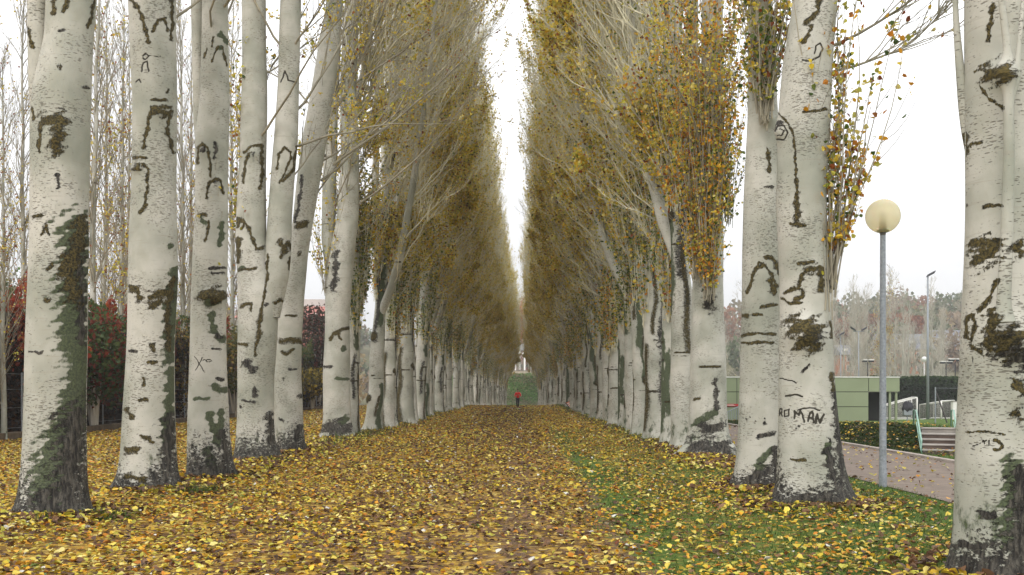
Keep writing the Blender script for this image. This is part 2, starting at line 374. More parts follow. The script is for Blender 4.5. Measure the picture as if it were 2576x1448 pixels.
# ------------------------------------------------------------------ trunks
LAB = None
def trunk_mesh(name, stems, marks=(), bumps=(), dark=(.5, .0), rg=rng, nth=72, dz=.03, zfine=99, auto=True, flare=.35):
    """stems: list of dicts pts (m,3), r (m,), base(bool). One mesh. marks are strokes of moss, algae, dark bark or carving on the near side"""
    VV = []; QQ = []; BP = []; MK = []; CU = []; n0 = 0
    for si, s in enumerate(stems):
        pts = s['pts']; rr = s['r']; zs = pts[:, 2]
        z = [zs[0]]
        while z[-1] < zs[-1]: z.append(z[-1]+(dz if z[-1] < zfine else .25))
        z = np.array(z); z[-1] = zs[-1]
        cx = np.interp(z, zs, pts[:, 0]); cy = np.interp(z, zs, pts[:, 1]); r = np.interp(z, zs, rr)
        if len(z) > 12 and len(zs) > 2:
            k = max(3, int(.25/dz)); k += 1-k % 2; ker = np.hanning(k+2)[1:-1]; ker /= ker.sum()
            sm = lambda a: np.convolve(np.pad(a, k//2, mode='edge'), ker, 'valid')
            e0 = max(1, 0); cx2, cy2, r2 = sm(cx), sm(cy), sm(r); cx, cy, r = cx2, cy2, r2
        nt_ = nth if si == 0 else max(12, int(nth*.6)) if nth > 30 else nth
        th = np.arange(nt_)*2*np.pi/nt_
        Z, T = np.meshgrid(z, th, indexing='ij')
        rad = r[:, None]*np.ones_like(T)
        p1, p2, p3 = rg.random(3)*6.28
        rad *= 1+.025*np.sin(2*T+p1+Z*.5)+.02*np.sin(3*T+p2-Z*.9)+.012*np.sin(5*T+p3+Z*2)+.02*np.sin(Z*2.3+p2)
        if s.get('base'):
            zz = Z-s.get('gz', 0)
            rad *= 1+flare*np.exp(-np.maximum(zz, 0)/.20)*(.8+.6*np.cos(3*T+p1)+.35*np.cos(5*T+p3)+.2*np.cos(11*T+p2))+.05*np.exp(-np.maximum(zz, 0)/.8)
        X = cx[:, None]+rad*np.cos(T); Y = cy[:, None]+rad*np.sin(T)
        mk = np.zeros(Z.shape+(4,)); mk[..., 3] = 1; cu = np.zeros(Z.shape)
        if s.get('base'):
            zz = Z-s.get('gz', 0); hgt, _ = dark
            lob = np.clip(1+(.6 if len(marks) else .3)*np.sin(T+(.6 if len(marks) else p2))+.3*np.sin(2*T+p1), .15, 2)
            mk[..., 2] = np.clip(.92-zz/(hgt*lob*3.4+.2)*.8, 0, 1)*.95
            mk[..., 1] = np.clip(.62-np.abs(zz-.4)*.5, 0, .6)*(np.sin(T+p3) > -.2)*.75
        front = (np.sin(T) < .15)
        if auto:
            for _ in range(s.get('knots', 9)):
                kz = rg.uniform(1.0, min(zs[-1], 14)); ka = rg.random()*6.28; kr = .04+.13*rg.random()**1.5
                k0 = np.interp(kz, z, r)
                du = (np.angle(np.exp(1j*(T-ka))))*k0; dv = Z-kz
                typ = rg.random()
                if typ < .08:      # arched scar: two legs falling from the top of a knot
                    dleg = np.abs(np.abs(du)-kr*(1+np.maximum(-dv, 0)*2.2)); leg = np.where((dv < 0) & (dv > -kr*2.5), dleg, 9)
                    ring_ = np.abs(np.hypot(du, dv*1.1)-kr); ring_ = np.where(dv > -.01, ring_, 9)
                    dd = np.minimum(leg, ring_); wd = .018+.028*rg.random()
                    mk[..., 0] = np.maximum(mk[..., 0], np.clip(1-.5*dd/wd, 0, 1)*.95)
                    mk[..., 2] = np.maximum(mk[..., 2], np.clip(.8-np.hypot(du, dv)/kr*.5, 0, .6))
                elif typ < .82:    # mossy or dark bar
                    ww = kr*(1+1.6*rg.random()); dd = np.hypot(np.maximum(np.abs(du)-ww, 0), dv*1.6)
                    mk[..., 0 if rg.random() < .6 else 2] = np.maximum(mk[..., 0], np.clip(1-.5*dd/(.02+.03*rg.random()), 0, 1)*.95)
                else:             # swollen knot with moss
                    g = np.exp(-(du**2+(dv*.8)**2)/(kr*1.3)**2); X += g*.05*np.cos(T); Y += g*.05*np.sin(T)
                    mk[..., 0] = np.maximum(mk[..., 0], np.clip(g*1.2-.1, 0, .8))
            for _ in range(s.get('streaks', 2)):
                kz = rg.uniform(.6, 6); ka = rg.random()*6.28; ln = rg.uniform(.4, 3.2)**1; chs = rg.integers(0, 3); k0 = np.interp(kz, z, r)
                du = (np.angle(np.exp(1j*(T-ka)))+.15*np.sin(Z*4+ka))*k0; dv = np.maximum(np.abs(Z-kz)-ln/2, 0)
                mk[..., chs] = np.maximum(mk[..., chs], np.clip(.86-np.hypot(du*1.2, dv)/(.09+.17*rg.random()**2)*.5, 0, .75))
        # marks given in the photograph's frame, put on the near side of the stem
        if len(marks) or len(bumps):
            for (bu, bv, bru, brv, bh) in bumps:
                U = VX+F*X/Y; Vv = VY-F*(Z-EYE)/Y
                g = np.exp(-(((U-bu)/bru)**2+((Vv-bv)/brv)**2))*front*bh
                X = X+g*np.cos(T); Y = Y+g*np.sin(T)
            U = VX+F*X/Y; Vv = VY-F*(Z-EYE)/Y
            U = U+.9*np.sin(Vv*.13+U*.05)+.5*np.sin(Vv*.37+2); Vv = Vv+.8*np.sin(U*.23+Vv*.1)
            for kind, wd, pl in marks:
                pl = np.array(pl, float)
                lo = pl.min(0)-wd*2-2; hi = pl.max(0)+wd*2+2
                sel = front & (U > lo[0]) & (U < hi[0]) & (Vv > lo[1]) & (Vv < hi[1])
                if not sel.any(): continue
                uu = U[sel]; vv = Vv[sel]; d = np.full(uu.shape, 1e9)
                if len(pl) == 1: d = np.hypot(uu-pl[0, 0], vv-pl[0, 1])
                for a, b in zip(pl[:-1], pl[1:]):
                    ab = b-a; tt = np.clip(((uu-a[0])*ab[0]+(vv-a[1])*ab[1])/(ab@ab+1e-9), 0, 1)
                    d = np.minimum(d, np.hypot(uu-a[0]-tt*ab[0], vv-a[1]-tt*ab[1]))
                ww = wd*.85 if kind == 'c' else wd*(.92+.35*np.sin(uu*.11+vv*.17+wd)+.2*np.sin(vv*.43))+.6
                val = np.clip(1-.5*d/np.maximum(ww, .5), 0, 1)
                if kind == 'c': cu[sel] = np.maximum(cu[sel], val)
                elif kind == 'w':
                    for ch in range(3): mk[..., ch][sel] *= 1-np.clip(val*1.6, 0, 1)
                else:
                    ch = 'mgd'.index(kind); mk[..., ch][sel] = np.maximum(mk[..., ch][sel], val)
        bp = np.stack([rad*np.cos(T), rad*np.sin(T), Z+si*3.3], -1)
        V = np.stack([X, Y, Z], -1).reshape(-1, 3); idx = np.arange(Z.size).reshape(Z.shape)
        A = idx[:-1]; B = idx[1:]
        Q = np.stack([A, np.roll(A, -1, 1), np.roll(B, -1, 1), B], -1).reshape(-1, 4)
        VV.append(V); QQ.append(Q+n0); BP.append(bp.reshape(-1, 3)); MK.append(mk.reshape(-1, 4)); CU.append(cu.ravel()); n0 += len(V)
    return raw_mesh(name, np.concatenate(VV), np.concatenate(QQ), attrs={'bp': ('FLOAT_VECTOR', np.concatenate(BP)), 'mk': ('FLOAT_COLOR', np.concatenate(MK)), 'cut': ('FLOAT', np.concatenate(CU))})

# ------------------------------------------------------------------ terrain height
def terrace(y): return np.interp(y, [0, 28, 35, 62, 85, 95, 160, 235], [.55, .55, .34, -.38, -.95, -1.2, -1.5, -2.3])
def height(x, y):
    x = np.asarray(x, float); y = np.asarray(y, float)
    z = .07*np.exp(-((x+5.5)/.9)**2)+.08*np.exp(-((x-4.05)/.85)**2)
    z = z+.012*np.sin(x*2.1+y*.7)+.010*np.sin(x*.9-y*1.6)+.006*np.sin(x*5+y*3.3)
    flat = smooth01(x, 5.7, 6.05)*(1-smooth01(x, 9.45, 9.7))
    z = z*(1-flat)
    t = smooth01(x, 9.75, 10.95)*np.where(y < 44, smooth01(y, 24.6, 26.9)*0+smooth01(y+1.2*0, 24.9, 27.0), 1)
    z = z+terrace(y)*t
    z = z-.0168*np.maximum(y-97, 0)*(1-t)*(y < 300)     # the avenue dips away past its crest
    z = z+7.8*smooth01(y, 233, 247)*(1-smooth01(x, 12, 24))*(1-smooth01(-x, 14, 30))
    return z

# ------------------------------------------------------------------ the ground
def ground_material():
    m = bpy.data.materials.new('leaf_strewn_ground'); m.use_nodes = True; t = m.node_tree; L = t.links.new
    b = t.nodes['Principled BSDF']; b.inputs['Roughness'].default_value = .95; b.inputs['Specular IOR Level'].default_value = .15
    tc = N(t, 'ShaderNodeTexCoord'); sx = N(t, 'ShaderNodeSeparateXYZ'); L(tc.outputs['Object'], sx.inputs[0])
    at = N(t, 'ShaderNodeAttribute', attribute_name='zone'); sp = N(t, 'ShaderNodeSeparateColor'); L(at.outputs['Color'], sp.inputs[0])
    def noise(s, d=5, r=.6):
        n = N(t, 'ShaderNodeTexNoise'); n.inputs['Scale'].default_value = s; n.inputs['Detail'].default_value = d; n.inputs['Roughness'].default_value = r
        L(tc.outputs['Object'], n.inputs['Vector']); return n.outputs[0]
    def ramp(x, *st):
        r = N(t, 'ShaderNodeValToRGB'); L(x, r.inputs[0]); e = r.color_ramp.elements
        while len(e) < len(st): e.new(.5)
        for k, (p, c) in enumerate(st): e[k].position = p; e[k].color = (*c, 1)
        return r.outputs[0]
    def mix(f, a, c):
        n = N(t, 'ShaderNodeMix'); n.data_type = 'RGBA'; L(f, n.inputs[0]); L(a, n.inputs[6]); L(c, n.inputs[7]); return n.outputs[2]
    def thr(x, nn, k=1.0):
        a = N(t, 'ShaderNodeMath', operation='SUBTRACT'); L(nn, a.inputs[0]); a.inputs[1].default_value = .5
        m_ = N(t, 'ShaderNodeMath', operation='MULTIPLY_ADD'); L(a.outputs[0], m_.inputs[0]); m_.inputs[1].default_value = k; L(x, m_.inputs[2])
        n = N(t, 'ShaderNodeMapRange', interpolation_type='SMOOTHSTEP'); L(m_.outputs[0], n.inputs[0]); n.inputs[1].default_value = .38; n.inputs[2].default_value = .62; return n.outputs[0]
    n1 = noise(2.5); n2 = noise(35); n3 = noise(9)
    dirt = ramp(n2, (.3, (.075, .048, .030)), (.7, (.19, .125, .08)))
    grass = ramp(n2, (.3, (.040, .070, .012)), (.7, (.105, .165, .028)))
    vo = N(t, 'ShaderNodeTexVoronoi'); vo.inputs['Scale'].default_value = 13; L(tc.outputs['Object'], vo.inputs['Vector'])
    sv = N(t, 'ShaderNodeSeparateColor'); L(vo.outputs['Color'], sv.inputs[0])
    lit = ramp(sv.outputs[0], (.0, (.08, .042, .018)), (.25, (.14, .08, .025)), (.5, (.27, .155, .03)), (.75, (.38, .235, .04)), (1., (.46, .33, .09)))
    c = mix(thr(sp.outputs[1], n1, 1.6), dirt, grass)
    c = mix(thr(sp.outputs[0], n3, 1.0), c, lit)
    L(c, b.inputs['Base Color'])
    bp = N(t, 'ShaderNodeBump'); bp.inputs['Strength'].default_value = .6; bp.inputs['Distance'].default_value = .03
    L(n2, bp.inputs['Height']); L(bp.outputs[0], b.inputs['Normal'])
    return m
def zones(x, y):
    """leaf cover and grass share at a place"""
    x = np.asarray(x, float); y = np.asarray(y, float)
    gr = smooth01(x, .2, 2.1)
    gr = np.maximum(gr, (x > 9.6)*1.0); gr = np.maximum(gr, smooth01(y, 225, 232)*1.0)
    lf = np.interp(x, [-3.2, -1.6, .9, 1.6, 3, 4], [.84, .66, .62, .42, .36, .33])
    bare = np.exp(-((x+.05-.004*y)/.30)**2)*np.interp(y, [0, 10, 60], [.16, .22, .35])   # the worn line walkers keep to
    bare += np.exp(-((x+.9)/.55)**2)*np.interp(y, [0, 12, 25], [.12, .10, 0])
    lf = lf-bare-.30*np.exp(-((x-1.3-.12*np.sin(y*.4))/.42)**2)*np.interp(y, [0, 8, 14, 90], [.3, .5, 1, 1])
    lf = lf+np.interp(y, [0, 20, 50], [0, .12, .35])*(x < 5)
    lf = np.where(x > 4.6, .30*(1-smooth01(x, 4.6, 6.2))+.06, lf); lf = np.where(x > 9.6, np.where((x < 11.6) & (y < 45), .24, .03), lf)
    lf = np.where(y > 230, .03, lf)
    return np.clip(lf, 0, 1), gr
xs = np.concatenate([np.linspace(-600, -40, 15), np.linspace(-34, -12, 23), np.linspace(-11.6, 14, 200), np.linspace(14.5, 40, 52), np.linspace(50, 600, 18)])
ys = np.concatenate([np.linspace(-60, 0, 8), np.linspace(1, 45, 190), np.linspace(45.6, 112, 110), np.linspace(114, 232, 50), np.linspace(234, 260, 20), np.linspace(270, 900, 14)])
GX, GY = np.meshgrid(xs, ys, indexing='ij'); GZ = height(GX, GY)
lf, gr = zones(GX, GY)
idx = np.arange(GX.size).reshape(GX.shape)
Q = np.stack([idx[:-1, :-1], idx[1:, :-1], idx[1:, 1:], idx[:-1, 1:]], -1).reshape(-1, 4)
me = raw_mesh('ground', np.stack([GX, GY, GZ], -1).reshape(-1, 3), Q, attrs={'zone': ('FLOAT_COLOR', np.stack([lf, gr, gr*0, gr*0+1], -1).reshape(-1, 4))})
tag(link('ground', me, ground_material()), kind='structure')

# asphalt footpath, its kerb
M_PATH = mat('worn_brown_asphalt', (.195, .152, .12), .9, noise=3, amp=.16, bump=.3, bscale=60)
M_KERB = mat('pale_concrete', (.36, .31, .27), .9, noise=4, amp=.2, bump=.3)
M_CONC = mat('grey_concrete', (.30, .27, .24), .9, noise=2, amp=.25, bump=.3)
M_STEP = mat('dark_brown_concrete', (.11, .08, .065), .9, noise=2.5, amp=.4, bump=.3)  # darker brown concrete for the lower risers
yy = np.linspace(-20, 101, 80)
b = MB(); n = len(yy)
for x0, x1, z0, z1, nm, mm in ((6.05, 9.36, .012, .012, 'path', M_PATH),):
    V = [(x, y, z0) for y in yy for x in (x0+.03*math.sin(y), x1)]
    b.add(V, [(2*i, 2*i+1, 2*i+3, 2*i+2) for i in range(n-1)])
tag(b.build('footpath', mm), kind='structure')
b = MB()
for i in range(100):
    y = -20+i*1.2; b.box(9.36, 9.52, y+.006, y+1.194, -.1, .07+.004*random.random())
tag(b.build('kerb', M_KERB, bevel=.012), kind='structure')

# ------------------------------------------------------------------ fallen leaves and grass (nobody could count them)
def scatter(x0, x1, y0, y1, per, rg):
    n = int((x1-x0)*(y1-y0)*per); x = rg.uniform(x0, x1, n); y = rg.uniform(y0, y1, n)
    lf, gr = zones(x, y); x_lim = .55*y+2.5
    cl = .5+.5*np.sin(x*1.9+np.sin(y*1.1)*1.5)*np.sin(y*1.3+np.cos(x*.8)*1.4)
    k = (np.abs(x) < x_lim) & (rg.random(n) < lf*(.55+.75*cl*cl+.35*np.sin(x*7.1+np.sin(y*5))*np.sin(y*6.3+x)))
    return x[k], y[k], lf[k], gr[k]
pos = []; siz = []; cc = []
for (y0, y1, per, s0) in ((2.2, 9, 640, .062), (9, 18, 400, .066), (18, 32, 260, .075), (32, 60, 95, .105), (60, 101, 42, .15)):
    x, y, l, g = scatter(-16, 11.6, y0, y1, per, rng)
    z = height(x, y)+.012+rng.random(len(x))**2*.035+np.where((x > 6.05) & (x < 9.36), .012, 0)+np.where(x > 9.75, .085, 0)
    pos.append(np.stack([x, y, z], 1)); siz.append(s0*(.45+.6*rng.random(len(x))+.5*rng.random(len(x))**4))
    c = pick(len(x), rng, yel=.50, org=.21, brn=.24, grn=.02, red=.03)*.82
    old = rng.random(len(x)) < np.interp(x, [-4.2, -2.2, -.6, .4, 1.1], [.06, .48, .72, .75, .06])
    c[old] = pick(int(old.sum()), rng, brn=.75, yel=.25)*.9
    wh = rng.random(len(x)) < .012; c[wh] = (.62, .60, .54)
    cc.append(c)
pos = np.concatenate(pos); siz = np.concatenate(siz); cc = np.concatenate(cc)
tag(link('fallen_leaves', leaf_mesh('fallen_leaves', pos, siz, cc, rng, flat=.38), M_LITTER), kind='stuff')
print('fallen leaves', len(pos))
# dry brown drifts round the feet of the right hand trees
pos = []
for (cx, cy, r, n) in ((3.9, 13.3, 1.0, 1500), (3.72, 15.8, .9, 1000), (4.4, 23.2, .9, 900), (3.9, 8.3, .9, 350), (4.2, 26.3, .7, 160), (4.2, 32, .7, 140), (-5.5, 12.2, .8, 700), (-5.6, 15.5, .8, 500), (-5.3, 17.4, .8, 450), (-5.7, 22, .7, 300), (-5.6, 24.6, .7, 260), (4.1, 29, .6, 120)):
    a = rng.random(n)*6.28; q = .40+np.abs(rng.normal(0, .36, n))*r
    x = cx+np.cos(a)*q; y = cy+np.sin(a)*q; pos.append(np.stack([x, y, height(x, y)+.02+.09*rng.random(n)*np.exp(-q)], 1))
for X0, n in ((4.05, 5200), (-5.3, 2600)):
    y = 19+46*rng.random(n)**1.3; x = X0+.0036*y+rng.normal(0, .38, n); pos.append(np.stack([x, y, height(x, y)+.02+.06*rng.random(n)], 1))
pos = np.concatenate(pos)
tag(link('fallen_leaves', leaf_mesh('leaf_drift', pos, .055+.06*rng.random(len(pos)), pick(len(pos), rng, brn=.62, yel=.38), rng, flat=.65), M_LITTER), kind='stuff')

n = 30000; x = rng.uniform(9.7, 12.2, n); y = rng.uniform(24.5, 50, n); q = (x < 9.75+(y < 27)*0+1.35+.25*np.sin(y*1.3)); x = x[q]; y = y[q]
gcv = np.array([(.03, .055, .012), (.05, .08, .018), (.07, .075, .02), (.02, .035, .01)])[rng.integers(0, 4, len(x))]
tag(link('ground_cover', leaf_mesh('ground_cover', np.stack([x, y, height(x, y)+.02+.07*rng.random(len(x))], 1), .05+.05*rng.random(len(x)), gcv, rng, flat=.8), M_LEAF), kind='stuff')
n = 16000; x = rng.uniform(-20, 16, n); y = rng.uniform(232, 247, n)
gcv = np.array([(.15, .28, .07), (.21, .34, .10), (.30, .27, .14), (.12, .22, .07), (.28, .23, .14)])[np.clip((2.5+1.6*np.sin(x*.5+y*.7)+rng.normal(0, 1.1, n)).astype(int), 0, 4)]
tag(link('ground_cover', leaf_mesh('bank_cover', np.stack([x, y, height(x, y)+.25*rng.random(n)], 1), .25+.3*rng.random(n), gcv, rng, flat=.8), M_LEAF), kind='stuff')
def blades(name, x, y, h, rg, cols):
    n = len(x); z = height(x, y)-.005; a = rg.random(n)*6.28; wd = .0035+.003*rg.random(n)+h*.02; ln = rg.normal(0, .4, (n, 2))*h[:, None]
    V = np.empty((n, 3, 3)); V[:, 0] = np.stack([x-np.cos(a)*wd, y-np.sin(a)*wd, z], 1); V[:, 1] = np.stack([x+np.cos(a)*wd, y+np.sin(a)*wd, z], 1)
    V[:, 2] = np.stack([x+ln[:, 0], y+ln[:, 1], z+h], 1)
    T = np.arange(n*3).reshape(-1, 3)
    c = np.repeat(np.concatenate([cols, np.ones((n, 1))], 1), 3, 0)
    return raw_mesh(name, V.reshape(-1, 3), tris=T, smooth=False, attrs={'col': ('FLOAT_COLOR', c)})
gx = []; gy = []; gh = []
for (y0, y1, per, hh) in ((3, 10, 900, .045), (10, 20, 420, .055), (20, 40, 130, .075)):
    n = int(6*(y1-y0)*per); x = rng.uniform(.4, 6.1, n); y = rng.uniform(y0, y1, n)
    k = (rng.random(n) < smooth01(x+.5*np.sin(y*1.1)+.35*np.sin(y*2.7+x*2), .5, 2.0)*(.45+.55*np.sin(x*2.3+y)**2)) & (np.abs(x) < .55*y+1.5)
    gx.append(x[k]); gy.append(y[k]); gh.append(hh*(.5+.9*rng.random(k.sum())))
n = 9000; x = rng.uniform(9.6, 12, n); y = rng.uniform(20, 44, n); gx.append(x); gy.append(y); gh.append(.06+.07*rng.random(n))
for (cx, cy, r, n) in ((-4.95, 12.0, .3, 420), (-5.5, 11.62, .22, 160), (-4.85, 15.1, .34, 520), (-5.4, 14.9, .4, 120), (-4.85, 17.2, .3, 260), (3.85, 12.7, .6, 900), (-5.3, 21.5, .5, 600), (-5.2, 34, .8, 900)):
    a = rng.random(n)*6.28; q = rng.random(n)**.7*r; gx.append(cx+np.cos(a)*q); gy.append(cy+np.sin(a)*q); gh.append(.04+.10*rng.random(n)**2)
for k in range(10):       # coarse growth along the two rows of trunks
    for X0 in (4.0, -5.2):
        n = 350; yc = 30+k*7; gx.append(X0+rng.normal(0, .35, n)); gy.append(yc+rng.uniform(-3.5, 3.5, n)); gh.append(.12+.16*rng.random(n))
gx = np.concatenate(gx); gy = np.concatenate(gy); gh = np.concatenate(gh)
gc = np.array([(.05, .095, .015), (.08, .13, .022), (.115, .15, .03), (.035, .07, .014)])[rng.integers(0, 4, len(gx))]*(.8+.4*rng.random((len(gx), 1)))
tag(link('grass', blades('grass', gx, gy, gh, rng, gc), M_GRASS), kind='stuff')
print('blades', len(gx))

# ------------------------------------------------------------------ near trees, each shaped after its own portrait
def uv_stem(D, spec, dy=0, base=False, top=23.5, r_top=.03, rc=None):
    """spec: (v, u, width) from the foot upward, in the photo's frame, at the depth of this trunk"""
    yc = D+(rc if rc is not None else spec[0][2]*.5*D/F)+dy
    a = [((u-VX)*yc/F, yc, EYE+(VY-v)*yc/F, wd*.5*yc/F) for v, u, wd in spec]
    if base: a.insert(0, (a[0][0], yc, -.25, a[0][3]*1.02))
    if top:
        z1 = a[-1][2]; r1 = a[-1][3]; sx = (a[-1][0]-a[-2][0])/(a[-1][2]-a[-2][2])
        for k in range(1, 9):
            f = k/8; z = z1+(top-z1)*f
            a.append((a[len(spec)-1+(1 if base else 0)][0]+sx*(z-z1)*(1-.5*f)+.06*math.sin(z*.8+a[0][0]), yc+.05*math.sin(z*.7), z, r1*(1-f)**.9+r_top*f))
    a = np.array(a)
    return dict(pts=a[:, :3], r=a[:, 3], base=base, gz=float(height(a[0, 0], yc)))
def shift(me, loc):
    n = len(me.vertices); a = np.empty(n*3, np.float32); me.vertices.foreach_get('co', a); a = a.reshape(-1, 3)-np.array(loc, np.float32); me.vertices.foreach_set('co', a.ravel()); me.update(); return me
TREES = []
def near_tree(label, group, D, stems, marks, bumps=(), nth=150, dz=.018, dark=(.35, 0), z0=7, nb=16, extra=(), leafn=700, bias=(1, 0), flare=.22, seed=1, branches=(), knots=0):
    rg = np.random.default_rng(seed)
    S = [uv_stem(D, stems[0][0], base=True)]
    rc = stems[0][0][0][2]*.5*D/F
    for spec, dy, top in stems[1:]: S.append(uv_stem(D, spec, dy=dy, top=top, rc=rc))
    loc = (float(S[0]['pts'][0, 0]), float(S[0]['pts'][0, 1]), S[0]['gz'])
    for s in S: s['knots'] = knots; s['streaks'] = 0
    root = empty('poplar_tree', loc, label, 'tree', group)
    me = trunk_mesh('trunk', S, marks, bumps, dark, rg, nth, dz, zfine=EYE+VY*D/F+.4, flare=flare, auto=knots > 0)
    link('trunk', shift(me, loc), M_BARK, root)
    acc, lp, lc = crown([s['pts'] for s in S if s['pts'][-1, 2] > 15], z0, 22.5, rg, nb=nb, n3=9, n4=3, bias=bias, leafn=leafn)
    lps = [lp]; lcs = [lc]
    for (p0, d0, L, n3) in branches:      # single long boughs reaching out over the path
        Bp = grow(np.array([p0]), np.array([d0]), np.array([L]), 9, .3, .06, rg); acc.add(tubes(Bp, np.array([.012+.0042*L]), np.array([.005]), 6))
        q, dd = along(Bp, rg.uniform(.2, 1, (1, n3))); q = q[0]; dd = dd[0]
        C = grow(q, norm(dd+.55*norm(rg.normal(size=dd.shape))+[0, 0, .15]), rg.uniform(.5, 2.0, n3), 5, .35, .1, rg); acc.add(tubes(C, np.full(n3, .009), np.full(n3, .004), 4))
        q, dd = along(C, rg.uniform(.2, 1, (n3, 5))); q = q.reshape(-1, 3); dd = dd.reshape(-1, 3)
        E = grow(q, norm(dd+.6*norm(rg.normal(size=dd.shape))), rg.uniform(.2, .6, len(q)), 2, .3, .1, rg); acc.add(tubes(E, np.full(len(q), .0045), np.full(len(q), .003), 3))
        pp = E.reshape(-1, 3); i = rg.choice(len(pp), len(pp)//7); lps.append(pp[i]); lcs.append(pick(len(i), rg, yel=.75, red=.15, brn=.1))
    for a2, lp2, lc2 in extra:
        for V, Qd in zip(a2.V, a2.Q): pass
        base_n = acc.n
        acc.add((np.concatenate(a2.V), np.concatenate(a2.Q))); lps.append(lp2); lcs.append(lc2)
    link('crown', shift(acc.mesh('crown'), loc), M_BOUGH, root)
    lp = np.concatenate(lps); lc = np.concatenate(lcs)
    if len(lp): link('foliage', shift(leaf_mesh('foliage', lp, .055+.035*rg.random(len(lp)), lc, rg), loc), M_LEAF, root)
    return root
LG = 'poplars in the row left of the path'; RG_ = 'poplars in the row right of the path'
r_ = np.random.default_rng(3)
# the nearest tree on the left
near_tree('nearest poplar of the left row, its right side coated in green algae', LG, 11.8,
  [([(1310,133,156),(1255,135,150),(1144,137,146),(977,139,138),(720,145,140),(500,148,139),(300,152,140),(225,158,138),(100,175,119),(0,181,122)],),
   ([(330,106,40),(230,97,46),(100,94,46),(0,93,48)],.08,22)],
  [('g',44,[(192,580),(186,700),(182,860)]),('g',36,[(200,860),(196,960),(172,1040),(132,1120),(105,1250)]),('g',46,[(185,1040),(150,1180),(130,1280)]),('g',34,[(205,900),(205,1050)]),('d',48,[(188,1060),(175,1200),(165,1300)]),('d',30,[(110,1250),(100,1310)]),('d',12,[(205,700),(206,860)]),('d',18,[(190,620),(195,680)]),
   ('m',24,[(205,560),(198,610),(172,690),(190,750)]),('m',14,[(160,690),(165,650)]),('m',6,[(120,682),(130,668)]),('d',30,[(192,1050),(182,1150),(172,1290)]),('d',24,[(140,1240),(120,1300)]),
   ('m',18,[(112,303),(158,303)]),('m',20,[(148,325),(140,375)]),('m',5,[(102,320),(98,380)]),('m',8,[(152,172)]),('m',5,[(84,545),(104,542)]),('m',7,[(115,570)]),('m',3.5,[(105,592),(113,572),(126,592)]),
   ('d',3,[(72,885),(108,888)]),('m',5,[(112,757),(124,757)]),('m',6,[(137,-4),(134,34)]),('m',6,[(170,-5),(160,32)]),('m',5,[(240,0),(222,70)]),('d',3,[(212,220),(224,222)]),('m',5,[(70,70),(78,110),(86,122)]),('d',5,[(145,440),(147,470)]),('d',4,[(112,408)]),('d',3,[(150,273),(163,276)]),('m',4,[(82,275),(84,300)]),('d',4,[(150,78),(162,78)])],
  [(142,340,26,34,.045),(205,620,30,90,.03)], nth=190, dz=.015, dark=(.42,0), seed=11, bias=(.2,0), leafn=300)
near_tree('white left row poplar with a horseshoe of olive moss high on its trunk', LG, 15.1,
  [([(1232,375,134),(1144,375,126),(1033,376,121),(866,380,117),(700,386,118),(400,387,111),(250,388,106),(0,383,118)],)],
  [('m',12,[(392,284),(418,284)]),('m',6,[(380,272),(430,272)]),('m',5,[(380,280),(370,325),(361,372)]),('m',5.5,[(430,280),(420,325),(428,355),(436,384)]),('m',6,[(388,252),(414,251)]),('m',5,[(423,232)]),
   ('m',5,[(338,397),(366,396)]),('m',12,[(346,424)]),('m',4.5,[(360,414),(372,425),(370,480),(364,520),(352,536)]),('m',5,[(328,0),(348,20),(362,60),(374,108)]),('m',4,[(383,82),(398,52),(414,46),(421,76)]),('m',5,[(432,-5),(434,60),(430,98)]),
   ('c',2,[(358,142),(366,135),(374,141),(366,150),(359,147)]),('c',2,[(356,180),(361,158),(371,155),(373,180)]),('c',2,[(342,206),(350,200),(355,209)]),('c',1.2,[(374,140),(404,143)]),
   ('m',10,[(328,722),(342,730),(352,750)]),('m',13,[(380,748),(402,736),(432,742)]),('m',11,[(384,772),(402,762)]),('g',20,[(440,690),(432,800),(428,900)]),('m',9,[(436,700),(420,790),(425,880)]),('m',7,[(383,868),(388,885)]),('m',5,[(372,912),(392,912)]),
   ('g',16,[(432,940),(424,1040),(416,1110)]),('d',22,[(432,1060),(422,1150),(420,1240)]),('m',6,[(318,1032),(334,1050)]),('m',11,[(318,1130),(344,1134)]),('m',8,[(318,1198),(362,1208)]),('m',6,[(355,1096),(384,1112)]),('m',4,[(348,1006),(368,1006)]),('m',4,[(361,952),(361,968)]),('d',3,[(325,883),(345,886)]),('g',6,[(430,620)]),('d',12,[(385,1190),(400,1230)])],
  [(400,284,16,14,.03),(346,424,14,12,.04)], nth=170, dz=.016, dark=(.22,0), seed=12, bias=(.3,0), leafn=300)
